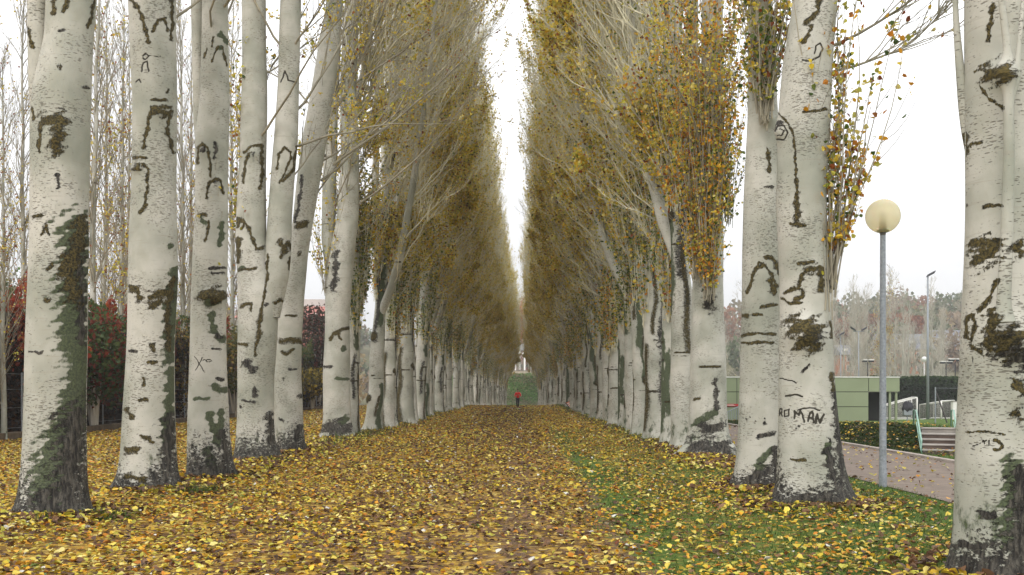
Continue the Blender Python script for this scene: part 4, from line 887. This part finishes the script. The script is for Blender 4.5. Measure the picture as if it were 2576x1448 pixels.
b = MB(); b.box(L0-.03, L1+.03, -.04, 9.1, H-.015, H+.05); b.build('roof_trim', M_WHITE, root)
for u0, u1 in ((2190.5, 2201.5), ): 
    b = MB(); b.box(X_(u0, D)-ox, X_(u1, D)-ox, 1.2, 1.5, 0, hl-.021); b.build('column', M_PANEL, root)
for u0 in (2240.5, 2256.5):
    b = MB(); b.box(X_(u0-2.6, D)-ox, X_(u0+2.6, D)-ox, .1, .24, -.1, hl-.021); b.build('column', M_PANEL, root)
b = MB(); b.box(X_(2185, D)-ox+.02, X_(2189.5, D)-ox, 1.6, 1.66, .02, hm+.3); b.build('door', M_DARK, root)
b = MB(); b.box(X_(2203, D)-ox, X_(2214, D)-ox, 2.13, 2.19, .02, hl-.1); b.build('door', mat('brown_opening', (.09, .05, .03), .7), root)  # flat brown panel painted in place of the porch's dark opening
sg = empty('wall_sign', (X_(1843, D-.2), D-.04, Z_(1020, D)), 'small red sign with white lines on the pavilion wall', 'sign')
b = MB(); b.box(-.62, .38, -.03, 0, -.07, .08); b.build('board', M_REDP, sg)
b = MB(); b.box(-.5, .1, -.036, -.031, .015, .035); b.box(-.5, .2, -.036, -.031, -.03, -.012); b.build('lettering', M_WHITE, sg)
root = empty('ramp_railing', (X_(1850, 58), 58, float(height(X_(1850, 58), 58))), 'grey slatted railing of a ramp in front of the pavilion', 'railing')
b = MB()
for k in range(14): b.box(-.65+k*.1, -.615+k*.1, -.02, .02, -.1, .45+k*.05)
b.build('slat', M_GALV, root); b = MB(); b.tube([(-.7, 0, .45), (.75, 0, 1.15)], .03); b.build('handrail', M_GALV, root)

def hedge(name, x0, x1, y0, y1, z0, z1, label, n, cols, rg, size=.16, group=None, wav=.08):
    root = empty(name, ((x0+x1)/2, (y0+y1)/2, z0), label, 'hedge', group); lx = (x1-x0)/2; ly = (y1-y0)/2; h = z1-z0
    b = MB(); b.box(-lx+.2, lx-.2, -ly+.2, ly-.2, -.5, h-.25); b.build('branches', mat(name+'_core', (.03, .022, .018), .95, noise=3, amp=.4), root)  # solid dark box added as the hedge's inner core, no branches modelled
    A = [2*lx*h, 2*ly*h, 2*lx*2*ly]; pf = np.array([A[0], A[1], A[1], A[2]]); pf /= pf.sum()
    f = rg.choice(4, n, p=pf); x = rg.uniform(-lx, lx, n); y = rg.uniform(-ly, ly, n); z = rg.uniform(-.1, h, n)
    dp = np.abs(rg.normal(0, .14, n))
    y = np.where(f == 0, -ly+dp, y); x = np.where(f == 1, -lx+dp, x); x = np.where(f == 2, lx-dp, x); z = np.where(f == 3, h-dp, z)
    z = z*(1+wav*np.sin(x*1.3)*np.sin(y*1.1)+wav*.6*np.sin(x*3.1+y*2.7)); 
    c = cols(x, y, z, n, rg)
    link('foliage', leaf_mesh('foliage', np.stack([x, y, z], 1), size*(.6+.8*rg.random(n)), c, rg), M_LEAF, root)
    return root
dg = lambda x, y, z, n, rg: np.array([(.018, .035, .014), (.03, .05, .02), (.012, .022, .010)])[rg.integers(0, 3, n)]
dg2 = lambda x, y, z, n, rg: np.array([(.04, .075, .02), (.06, .10, .03), (.02, .045, .012)])[rg.integers(0, 3, n)]
hedge('hedge', X_(2240, 92), X_(2700, 92), 92, 94, -1.3, Z_(968, 92), 'tall dark clipped hedge closing the playing field, lower front one', 16000, dg, rng, .22, wav=.0)
hedge('hedge', X_(2180, 97), X_(2750, 97), 95.5, 97.5, -1.3, Z_(949, 96), 'brighter green hedge rising just behind the dark clipped one', 16000, dg2, rng, .22, wav=.015)

# goals
def tubeobj(name, paths, r, m, root, k=6):
    b = MB()
    for p in paths: b.tube(p, r, k)
    return b.build(name, m, root, smooth=True)
def goal(pa, pb, h, dv, hb, z0, label):
    """front posts at pa, pb (x,y); net runs back along dv; the rear bar stands hb high"""
    c = np.array([(pa[0]+pb[0])/2, (pa[1]+pb[1])/2, z0]); root = empty('football_goal', tuple(c), label, 'goal', 'football goals on the grass')
    A = np.array([*pa, z0])-c; B = np.array([*pb, z0])-c; v = np.array([*dv, 0]); up = np.array([0, 0, 1.])
    for q in (A, B): tubeobj('post', [[q, q+up*h]], .06, M_WHITE, root)
    tubeobj('crossbar', [[A+up*h, B+up*h]], .06, M_WHITE, root)
    tubeobj('frame', [[A+up*h, A+v+up*hb, A+v], [B+up*h, B+v+up*hb, B+v], [A+v+up*hb, B+v+up*hb], [A+up*.05, A+v+up*.05, B+v+up*.05, B+up*.05]], .04, M_WHITE, root)
    paths = []
    n = 16
    for i in range(n+1):
        f = i/n
        p = A+(B-A)*f; paths.append([p+up*h, p+v+up*hb, p+v+up*.05])
        g = A+up*h+(v+up*(hb-h))*f; paths.append([g, g+B-A])
        for q in (A, B): paths.append([q+v*f+up*.05, q+v*f+up*(h+(hb-h)*f)]); paths.append([q+up*h*f+v*0, q+v+up*hb*f])
    tubeobj('net', paths, .007, M_NET, root, 3)
zg = float(terrace(84))
goal((X_(2307, 83), 83), (X_(2293, 87), 87), 1.85, (-2.6, .1), 1.15, float(terrace(84))-.02, 'white football goal seen from its side beside the pavilion porch')
goal((X_(2368, 82), 82), (X_(2400, 87), 87), 1.6, (-1.3, 1.2), 1.3, float(terrace(84))-.05, 'white football goal with net right of the tall floodlight pole')
root = empty('litter_bin', (X_(2282.5, 60), 60, float(terrace(60))-.02), 'grey bin on a post with a black jacket draped over it', 'litter bin')
b = MB(); b.tube([(0, 0, -.1), (0, 0, .55)], .035); b.build('post', M_GALV, root)
b = MB(); b.box(-.26, .26, -.16, .16, .38, .72); b.build('bin', M_GALV, root, bevel=.03)
bm_ = MB()
pr = [(.02, .68), (.30, .66), (.335, .78), (.31, .92), (.24, 1.02), (.13, 1.10), (.03, 1.13)]
bm_.lathe(pr, (0, 0, 0), 14); jk = bm_.build('jacket', M_DARK, None, smooth=True)
jk.location = root.location; tag(jk, 'black jacket or bag bundled on top of the grey bin post', 'jacket')
for i, vtx in enumerate(jk.data.vertices): vtx.co *= (1+.12*math.sin(i*2.3)); vtx.co.y *= .7
root = empty('utility_cabinet', (X_(2403, 78), 78, float(terrace(78))-.03), 'white upright utility cabinet at the right side of the field', 'cabinet')
b = MB(); b.box(-.27, .27, -.2, .2, -.1, 1.42); b.build('body', M_WHITE, root, bevel=.02); b = MB(); b.box(-.30, .30, -.23, .23, 1.422, 1.47); b.build('lid', M_CONC, root)
root = empty('net_post', (X_(2353, 44), 44, float(height(X_(2353, 44), 44))), 'thin steel fence post with a dark diagonal brace in front of the hedge', 'post')
ht = Z_(974, 44)-root.location.z
b = MB(); b.tube([(0, 0, -.1), (0, 0, ht)], .032); b.build('post', M_GALV, root); b = MB(); b.tube([(.03, 0, ht-.2), (X_(2386, 44)-root.location.x, .1, -.05)], .03); b.build('brace', mat('dark_steel', (.08, .07, .07), .6), root)
b = MB(); b.tube([(0, 0, ht-.05), (4.6, 0, ht-.1)], .006, 4); b.build('wire', M_GALV, root)

# lamps
lz = float(height(X_(2221, 16.3), 16.3))
root = empty('street_lamp', (X_(2221, 16.32), 16.32, lz), 'tall galvanised street lamp with a cream globe beside the footpath', 'street lamp')
hh = Z_(590, 16.3)-lz
b = MB(); b.lathe([(.064, -.1), (.064, .01), (.063, .28), (.058, .30), (.043, hh-.02), (.041, hh)], (0, 0, 0), 20); b.build('pole', M_GALV, root, smooth=True)
b = MB(); b.box(-.03, .03, -.058, -.045, .5, .68); b.build('service_door', M_GALV, root)
b = MB(); b.lathe([(.040, hh-.03), (.046, hh+.0), (.052, hh+.03), (.09, hh+.055), (.092, hh+.075), (.06, hh+.085)], (0, 0, 0), 24); b.build('collar', mat('grey_collar', (.13, .125, .12), .6), root, smooth=True)
gr_ = 42.5*16.3/F; zc = Z_(544, 16.3)-lz
m = bpy.data.materials.new('smoked_globe'); m.use_nodes = True; bs = m.node_tree.nodes['Principled BSDF']
bs.inputs['Base Color'].default_value = (.88, .80, .56, 1); bs.inputs['Roughness'].default_value = .25; bs.inputs['Transmission Weight'].default_value = .45; bs.inputs['IOR'].default_value = 1.08; bs.inputs['Subsurface Weight'].default_value = .3
b = MB(); b.lathe([(max(.003, gr_*math.sin(a)), zc-gr_*math.cos(a)) for a in np.linspace(.25, math.pi-.01, 32)], (0, 0, 0), 40); gb = b.build('globe', m, root, smooth=True)
b = MB(); b.lathe([(.055, hh+.09), (.055, zc+.05), (.04, zc+.07), (.01, zc+.075)], (0, 0, 0), 20); b.build('lamp_holder', M_WHITE, root, smooth=True)

def flood(x, y, z0, ztop, heads, label, group, pr=.1, hs_=.45, mp=None, tilt=.5):
    root = empty('floodlight', (x, y, z0), label, 'floodlight', group); h = ztop-z0
    b = MB(); b.lathe([(pr, 0), (pr*.45, h)], (0, 0, 0), 12); b.build('pole', mp or M_GALV, root, smooth=True)
    if len(heads) > 1: b = MB(); b.tube([(heads[0], 0, h-.02), (heads[-1], 0, h-.02)], .04, 6); b.build('crossarm', mp or M_GALV, root)
    for hx_ in heads:
        a = tilt if hx_ >= 0 else -tilt; c, s = math.cos(a), math.sin(a); b = MB()
        b.box(-hs_*.5, hs_*.5, -hs_*.35, hs_*.35, -.1, .14); b.v = [(hx_+p[0]*c+p[2]*s, p[1], h+.22-p[0]*s*-1+p[2]*c) for p in b.v]
        hd = b.build('lamp_head', M_DARK, root, bevel=.02)
        b = MB(); b.box(-hs_*.45, hs_*.45, -hs_*.3, hs_*.3, -.125, -.103); b.v = [(hx_+p[0]*c+p[2]*s, p[1], h+.22+p[0]*s+p[2]*c) for p in b.v]; b.build('lens', M_GALV, hd)
    return root
flood(X_(2334, 80), 80, float(terrace(80))-.1, Z_(697, 80), [.25], 'very tall grey mast with a single floodlight behind the goals', 'floodlights', .13, .62)
flood(X_(2160, 100), 100, -1.3, Z_(834, 100), [-.55, .55], 'mast with two dark floodlights above the sage pavilion roof', 'floodlights', .08, .5)
flood(X_(2115, 108), 108, -1.3, Z_(846, 108), [.1], 'mast with one dark floodlight beside the lettered poplar', 'floodlights', .08, .55)
def court_lamp(u, v, D, label, k=1.):
    x = X_(u, D); root = empty('court_lamp', (x, D, -1.3), label, 'court lamp', 'white-topped court lamps behind the hedge'); h = Z_(v, D)+1.3
    b = MB(); b.tube([(0, 0, 0), (0, 0, h)], .055, 8); b.build('pole', M_DARK, root)
    for s in (-1, 1):
        b = MB(); b.box(s*.62*k-.42*k, s*.62*k+.42*k, -.22, .22, h+.02, h+.2); hd = b.build('lamp_head', M_DARK, root, bevel=.03)
        b = MB(); b.box(s*.62*k-.46*k, s*.62*k+.46*k, -.25, .25, h+.203, h+.32); b.build('cover', M_WHITE, hd, bevel=.03)
court_lamp(2183, 912, 112, 'two-headed white-topped court lamp above the pavilion roof', .62)
court_lamp(2380, 916, 112, 'two-headed white-topped court lamp above the hedge, left of its twin', .62)
court_lamp(2403, 910, 108, 'two-headed white-topped court lamp above the hedge, close to the nearest right trunk', .66)
globe_lamp(X_(2325, 120), 120, -1.3, Z_(912, 120)+1.3, rng, 'small white globe lamp just left of the tall floodlight mast', GL, M_WHITE, M_OPAL, .06, .3)

# steps and handrails
root = empty('steps', (9.89, 24.3, 0), 'broad brown and grey concrete steps rising from the footpath to the lawn', 'steps', None, -.37)
W0, W1 = 0, 2.6
tops = [(.115, 0, .45), (.225, .45, .9), (.335, .9, 1.35), (.45, 1.35, 2.1), (.57, 2.1, 2.75)]
for i, (zt, ya, yb) in enumerate(tops):
    b = MB(); b.box(W0, W1, ya, yb+.3 if i < 4 else yb, -.2, zt-.022); b.build('riser', M_STEP if i < 4 else M_CONC, root)
    b = MB(); b.box(W0-.02, W1, ya-.03, yb-.034 if i < 4 else yb, zt-.02, zt+.012); b.build('tread', M_CONC, root, bevel=.008)
HR = 'pale green handrails of the steps'
for k, (u0, lab) in enumerate(((2316, 'pale green handrail on the left edge of the concrete steps'), (2410, 'pale green handrail on the right side of the steps, near the closest trunk'))):
    x0 = X_(u0, 24.3); root = empty('handrail', (x0, 24.25, 0), lab, 'handrail', HR)
    xt = X_(u0-11, 27.3)-x0; xt2 = X_(u0-21, 27.6)-x0
    b = MB(); b.tube([(0, 0, -.05), (0, 0, .34), (xt, 3.05, 1.02), (xt2, 3.25, 1.03), (xt2, 3.25, .5)], .024, 8); b.build('rail', M_RAIL, root, smooth=True)
    b = MB(); b.tube([(xt*.5, 1.5, .35), (xt*.5, 1.5, .68)], .02, 8); b.build('post', M_RAIL, root)
    b = MB(); b.tube([(0, 0.02, .08), (xt, 3.05, .70)], .014, 6); b.build('lower_rail', M_RAIL, root)

# ------------------------------------------------------------------ slim bare poplars: far right, left behind the fence
def slim(seed, H, leafn, mixc, spread=.17, nb=42, twr=.010):
    rg = np.random.default_rng(seed); z = np.linspace(-.2, H, 12)
    S = stem_arr(np.stack([np.cumsum(rg.normal(0, .05, 12)), np.cumsum(rg.normal(0, .05, 12)), z], 1), np.linspace(.15, .015, 12)); S['base'] = True; S['knots'] = 3; S['streaks'] = 0
    tm = trunk_mesh('trunk', [S], rg=rg, nth=12, dz=.12, dark=(.2, 0), auto=True)
    acc, lp, lc = crown([S['pts']], 1.6, H-.8, rg, nb=nb, n3=9, n4=3, blen=H*.26, bias=(0, 0), leafn=leafn, leafz=(H*.3, H*.7), mixc=mixc, twr=twr, ang=(10, 28))
    cm = acc.mesh('crown'); lm = leaf_mesh('foliage', lp, .08+.05*rg.random(len(lp)), lc, rg) if leafn else None
    tm.materials.append(M_BARK); cm.materials.append(M_TWIG)
    if lm: lm.materials.append(M_LEAF)
    return tm, cm, lm
FARV = [slim(201, 15, 0, None), slim(202, 17, 120, dict(yel=1.)), slim(203, 13, 0, None)]
for v in FARV: v[1].materials[0] = M_FARTWIG
FAR_O = slim(205, 16, 1500, dict(yel=.6, red=.4)); FAR_O[1].materials[0] = M_FARTWIG
rg = np.random.default_rng(88)
def place(v, x, y, z, name, label, cat, group, s=1., rz=None):
    root = empty(name, (x, y, z), label, cat, group, rz if rz is not None else rg.uniform(0, 6.28)); root.scale = (s, s, s)
    for nm, me in zip(('trunk', 'crown', 'foliage'), v):
        if me: link(nm, me, None, root)
    return root
for i in range(60):
    D = rg.uniform(108, 165); u = rg.uniform(1780, 2620)
    place(FARV[rg.integers(0, 3)], X_(u, D), D, -1.4, 'bare_poplar', 'slim bare poplar among many behind the hedge of the playing field', 'tree', 'bare poplars beyond the playing field', rg.uniform(.75, 1.12))
place(FAR_O, X_(2243, 118), 118, -1.4, 'bare_poplar', 'slim poplar with orange yellow leaves just right of the lamp pole', 'tree', 'orange tinged poplars', 1.08)
place(FAR_O, X_(2203, 122), 122, -1.4, 'bare_poplar', 'slim poplar with orange yellow leaves just left of the lamp pole', 'tree', 'orange tinged poplars', .92)
for i in range(16):
    D = rg.uniform(256, 285); u = rg.uniform(1245, 1365)
    place(FARV[rg.integers(0, 3)], X_(u, D), D, 4.6, 'bare_poplar', 'bare tree on the bank top beyond the end of the path', 'tree', 'bare trees beyond the end of the path', rg.uniform(.55, .95))
def bush(name, x, y, z, rx, rz_, label, pal, n, size, rg, group=None, cat='bush', trunk=True, ry=None):
    root = empty(name, (x, y, z), label, cat, group)
    k = 14; cs = norm(rg.normal(size=(k, 3)))*np.array([rx, ry or rx, rz_])*.62*(rg.random((k, 1))**.4)+[0, 0, rz_*1.05]; rs = np.stack([np.full(k, rx*.42), np.full(k, (ry or rx)*.42), np.full(k, rz_*.38)], 1)*(.7+.6*rg.random((k, 1)))
    pp, kk = clump_cloud(cs, rs, n//k, rg); pp[:, 2] = np.maximum(pp[:, 2], .05)
    c = np.array(pal)[rg.integers(0, len(pal), len(pp))]*(.75+.5*rg.random((len(pp), 1)))*(.85+.3*rg.random(k))[kk][:, None]
    st = MB()
    for j in range(9):
        c1 = cs[j]; st.tube([(rg.normal(0, .05), rg.normal(0, .05), -.1), tuple(c1*[.4, .4, .5]), tuple(c1)], [.06*rx**.5, .04*rx**.5, .012], 6)
    st.build('stem' if not trunk else 'trunk', M_FARTWIG, root)
    link('foliage', leaf_mesh('foliage', pp, size*(.6+.8*rg.random(len(pp))), c, rg), M_LEAF, root)
    return root
bush('yellow_tree', X_(2158, 104), 104, -1.3, 1.5, 2.1, 'yellow-green tree above the pavilion roof, left of the lamp pole', [(.32,.30,.03), (.40,.33,.04), (.22,.24,.03)], 2600, .20, rg, 'small yellow trees behind the pavilion', 'tree')
bush('yellow_tree', X_(2202, 104), 104, -1.3, 1.3, 1.5, 'low yellow tree just left of the lamp pole above the roof', [(.36,.30,.03), (.42,.30,.04), (.26,.24,.03)], 2000, .20, rg, 'small yellow trees behind the pavilion', 'tree')
for u, D, sc, lab in ((2262, 250, 6.5, 'russet tree on the hilltop right of the lamp pole'), (2300, 260, 5.5, 'russet tree on the hilltop left of the floodlight mast'), (2180, 255, 6, 'russet tree on the hilltop left of the lamp pole'), (2118, 250, 5, 'russet tree on the hilltop beside the lettered poplar')):
    z = float(hill_z(X_(u, D), D)); bush('russet_tree', X_(u, D), D, z+1, sc*.9, sc*.8, lab, [(.26,.095,.05), (.32,.13,.06), (.20,.09,.05)], 3500, .7, rg, 'russet trees on the hill', 'tree')
bush('russet_tree', X_(1321, 330), 330, float(hill_z(1.6, 330)), 3.6, 12, 'tall orange tree in the gap at the far end of the avenue', [(.60,.24,.07), (.50,.20,.06)], 3500, .5, rg, None, 'tree')

# ------------------------------------------------------------------ left boundary: kerb wall, wire fence, hedge, shrubs
root = empty('garden_kerb', (-16, 50, 0), 'low brown kerb wall along the foot of the left hedge', 'kerb wall')
b = MB()
for k in range(40): b.box(-.12, .12, -38+k*2.+.005, -38+k*2+1.995, -.2, .24+.01*math.sin(k))
b.build('wall', mat('mossy_brown_concrete', (.12, .09, .06), .95, noise=3, amp=.4), root, bevel=.02)
b = MB()
root = empty('wire_fence', (-16.35, 50, 0), 'thin grey posted wire fence along the dark left hedge', 'fence')
for k in range(22):
    y = -30+k*3.2; b = MB(); b.tube([(0, y, -.1), (0, y, 2.15)], .03, 8); b.build('post', M_GALV, root)
    if k % 4 == 1: b = MB(); b.tube([(0, y, 1.9), (.02, y+1.0, 0)], .022, 6); b.build('brace', M_GALV, root)
b = MB()
for z in (.35, 1.0, 1.6, 2.1): b.tube([(0, -34, z), (0, 38, z)], .005, 3)
b.build('wire', M_GALV, root)
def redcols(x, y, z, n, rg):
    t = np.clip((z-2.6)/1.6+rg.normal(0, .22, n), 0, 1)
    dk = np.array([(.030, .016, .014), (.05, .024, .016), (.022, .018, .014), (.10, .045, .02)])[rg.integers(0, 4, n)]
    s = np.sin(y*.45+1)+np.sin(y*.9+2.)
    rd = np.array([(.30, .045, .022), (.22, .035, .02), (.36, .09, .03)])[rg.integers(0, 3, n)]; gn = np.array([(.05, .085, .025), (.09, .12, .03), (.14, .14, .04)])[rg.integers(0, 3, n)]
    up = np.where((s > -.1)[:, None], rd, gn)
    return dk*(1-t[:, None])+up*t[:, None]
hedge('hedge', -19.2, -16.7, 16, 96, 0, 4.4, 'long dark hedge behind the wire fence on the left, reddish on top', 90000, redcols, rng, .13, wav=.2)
SH = 'shrubs rising over the left hedge'
for i, (u, D, rx, rz_, lab, pal) in enumerate((
    (40, 34, 2.6, 2.6, 'crimson shrub at the left picture edge over the dark hedge', [(.32,.045,.02), (.24,.04,.02), (.38,.10,.03)]),
    (28, 52, 3.0, 4.6, 'dark green conifer-like bush at the left edge behind the crimson shrub', [(.035,.07,.02), (.06,.11,.03), (.09,.16,.03)]),
    (235, 38, 1.9, 2.8, 'green and red shrub between the first two left trunks', [(.06,.09,.03), (.20,.05,.03), (.10,.13,.04)]),
    (285, 44, 1.7, 2.9, 'olive green shrub against the second left trunk', [(.10,.13,.03), (.17,.17,.04), (.05,.08,.02)]),
    (460, 50, 2.6, 2.7, 'brown and yellow shrub between the second and third left trunks', [(.10,.06,.03), (.28,.19,.04), (.06,.06,.025)]),
    (588, 56, 2.6, 3.0, 'olive shrub seen in the slit between the third and fourth left trunks', [(.10,.12,.04), (.20,.16,.04)]),
    (785, 74, 2.1, 1.5, 'yellow-leaved shrub between the curved poplar and the dark-footed one', [(.32,.23,.03), (.16,.13,.03), (.08,.07,.03)]),
    (800, 84, 3.4, 4.5, 'dark bushy shrub in front of the red roofed building', [(.05,.05,.03), (.09,.07,.04), (.12,.05,.04)]))):
    x = X_(u, D); bush('shrub', x, D, 0 if i < 6 else .3, rx, rz_, lab, pal, 5200, .15 if D < 60 else .22, rg, SH)
SLL = [slim(301, 20, 900, dict(red=.4, yel=.6), twr=.006, nb=64), slim(302, 22, 1300, dict(red=.25, yel=.75), twr=.006, nb=70)]
for v in SLL: v[1].materials[0] = M_BOUGH
SG = 'slim pale poplars behind the left fence'
for k, (u, D, sc, lab) in enumerate(((18, 31, .6, 'slim young poplar at the left picture edge behind the fence'), (240, 43, 1.1, 'slim pale poplar just right of the nearest left trunk, behind the fence'), (292, 49, 1.05, 'slim pale poplar close to the second left trunk, behind the fence'), (455, 54, 1.1, 'slim bare poplar seen between the second and third left trunks'), (475, 66, 1.2, 'farther slim bare poplar between the second and third left trunks'), (585, 62, 1.15, 'slim bare poplar seen between the third and fourth left trunks'), (262, 60, 1.25, 'farther slim poplar between the first two left trunks'), (60, 48, 1.0, 'slim poplar behind the left edge of the nearest left trunk'), (322, 70, 1.3, 'slim bare poplar at the left edge of the second left trunk'))):
    place(SLL[k % 2], X_(u, D), D, 0, 'slim_poplar', lab, 'tree', SG, sc)

# ------------------------------------------------------------------ the runner
def skin(name, verts, edges, radii, m, parent, sub=2, root=0):
    me = bpy.data.meshes.new(name); me.from_pydata(verts, edges, []); me.update(); o = link(name, me, m, parent)
    o.modifiers.new('skin', 'SKIN').use_smooth_shade = True
    sv = me.skin_vertices[0].data
    for i, r in enumerate(radii): sv[i].radius = (r, r) if not isinstance(r, tuple) else r
    for i in range(len(verts)): sv[i].use_root = (i == root)
    sb = o.modifiers.new('sub', 'SUBSURF'); sb.levels = sub; sb.render_levels = sub
    return o
M_SKIN = mat('skin', (.42, .24, .16), .6); M_RED = mat('red_jacket', (.85, .03, .03), .6, noise=12, amp=.12); M_LEG = mat('black_leggings', (.012, .012, .016), .6); M_HAIR = mat('dark_hair', (.02, .012, .01), .6); M_SHOE = mat('green_shoe', (.25, .6, .08), .5)
per = empty('person', (X_(1302.5, 80), 80, float(height(0, 80))), 'runner in a red jacket and black leggings coming towards us on the path', 'person')
# skeleton: x to the viewer's right, -y towards the camera; her left leg is forward
J = [(0,0,.90),(0,0,1.05),(0,-.02,1.20),(0,-.03,1.33),(0,-.04,1.40),(0,-.05,1.47),(0,-.05,1.55),
     (-.15,-.03,1.31),(-.23,.02,1.10),(-.15,-.20,1.04),(-.08,-.29,1.10),(.15,-.03,1.31),(.24,.03,1.09),(.12,-.18,1.12),(.03,-.24,1.18),
     (-.08,0,.86),(-.075,-.14,.50),(-.05,.10,.16),(-.05,.10,.08),(.08,0,.86),(.06,-.06,.48),(.05,.02,.09),(.05,-.10,.045)]
E = [(0,1),(1,2),(2,3),(3,4),(4,5),(5,6),(3,7),(7,8),(8,9),(9,10),(3,11),(11,12),(12,13),(13,14),(0,15),(15,16),(16,17),(17,18),(0,19),(19,20),(20,21),(21,22)]
Rr = [.11,.095,.11,.10,.045,.075,.07,.05,.036,.028,.03,.05,.036,.028,.03,.085,.055,.035,.03,.085,.055,.035,.03]
body = skin('body', J, E, Rr, M_SKIN, per)
jk = skin('jacket', [(0,0,.88),(0,0,1.05),(0,-.02,1.20),(0,-.03,1.34),(-.16,-.03,1.31),(-.24,.02,1.09),(-.16,-.18,1.045),(.16,-.03,1.31),(.25,.03,1.08),(.14,-.15,1.105),(0,-.04,1.40)], [(0,1),(1,2),(2,3),(3,4),(4,5),(5,6),(3,7),(7,8),(8,9),(3,10)],
     [.155,.13,.145,.11,.068,.055,.045,.068,.055,.045,.062], M_RED, per)
for sx, el in ((-1, .24), (1, .25)):
    b = MB(); b.tube([(sx*.215, -.02, 1.335), (sx*.275, .0, 1.22), (sx*(el+.065), .01, 1.11)], .014, 6); b.build('sleeve_stripe', M_WHITE, jk)
skin('leggings', [(0,0,.90),(-.08,0,.86),(-.077,-.14,.50),(-.05,.09,.19),(.08,0,.86),(.062,-.06,.48),(.05,.02,.14)], [(0,1),(1,2),(2,3),(0,4),(4,5),(5,6)], [.12,.095,.064,.044,.095,.064,.044], M_LEG, per)
skin('shoe', [(.05,.05,.06),(.05,-.06,.05),(.05,-.15,.04)], [(0,1),(1,2)], [.045,.045,.035], M_SHOE, per)
skin('shoe', [(-.05,.14,.12),(-.05,.10,.04),(-.05,.06,.03)], [(0,1),(1,2)], [.04,.045,.035], M_SHOE, per)
skin('hair', [(0,-.03,1.59),(0,.03,1.54),(.03,.08,1.46),(.10,.10,1.38),(.14,.11,1.29)], [(0,1),(1,2),(2,3),(3,4)], [.075,.085,.05,.045,.02], M_HAIR, per)
for sx in (-1, 1):
    b = MB(); b.lathe([(.004, -.01), (.011, 0), (.004, .01)], (sx*.03, -.117, 1.51), 8); b.build('eye', M_DARK, body)
b = MB(); b.tube([(0, -.118, 1.52), (0, -.137, 1.485), (0, -.12, 1.478)], .011, 6); b.build('nose', M_SKIN, body)
b = MB(); b.tube([(-.024, -.118, 1.45), (.024, -.118, 1.45)], .007, 6); b.build('mouth', mat('lips', (.35, .08, .07), .5), body)
for sx, c in ((-1, (-.08,-.29,1.10)), (1, (.03,-.24,1.18))):
    b = MB()
    for k in range(4): b.tube([(c[0]-.024+k*.016, c[1]-.02, c[2]+.01), (c[0]-.026+k*.017, c[1]-.055, c[2]+.02), (c[0]-.024+k*.016, c[1]-.06, c[2]-.012)], .0085, 5)
    b.tube([(c[0]-sx*.02, c[1], c[2]+.015), (c[0]-sx*.035, c[1]-.03, c[2]+.035)], .009, 5)
    b.build('hand', M_SKIN, body, smooth=True)
# a small striped barrier against the right row
root = empty('striped_barrier', (X_(1434, 77), 77, .05), 'small orange red and white striped panel leaning by the right row trunks', 'barrier'); root.rotation_euler = (0, R(-18), 0)
M_OR = mat('orange_red_plastic', (.62, .13, .05), .6)
for k in range(7):
    a = k/7; b = MB(); b.add([(-.14+.02*k*k*.15, 0, .58-a*.5), (.12, 0, .60-a*.5), (.12, 0, .60-(a+.143)*.5), (-.14+.02*(k+1)**2*.15, 0, .58-(a+.143)*.5),
      (-.14+.02*k*k*.15, .03, .58-a*.5), (.12, .03, .60-a*.5), (.12, .03, .60-(a+.143)*.5), (-.14+.02*(k+1)**2*.15, .03, .58-(a+.143)*.5)], [(0,3,2,1),(4,5,6,7),(0,1,5,4),(2,3,7,6),(0,4,7,3),(1,2,6,5)])
    b.build('stripe', M_OR if k % 2 == 0 else M_WHITE, root)
b = MB(); b.tube([(-.2, .0, .60), (-.10, 0, .42), (-.02, 0, .2), (.02, 0, -.05)], .035, 6); b.build('edge', M_DARK, root)

# ------------------------------------------------------------------ the air
M_HAZE = bpy.data.materials.new('haze'); M_HAZE.use_nodes = True; t = M_HAZE.node_tree; t.nodes.clear()
vo = N(t, 'ShaderNodeVolumePrincipled'); vo.inputs['Color'].default_value = (.97, .965, .95, 1); vo.inputs['Density'].default_value = .0007; vo.inputs['Anisotropy'].default_value = .2
ou = N(t, 'ShaderNodeOutputMaterial'); t.links.new(vo.outputs[0], ou.inputs['Volume'])
b = MB(); b.box(-640, 640, -90, 930, -9, 62)
tag(b.build('haze', M_HAZE), kind='stuff')
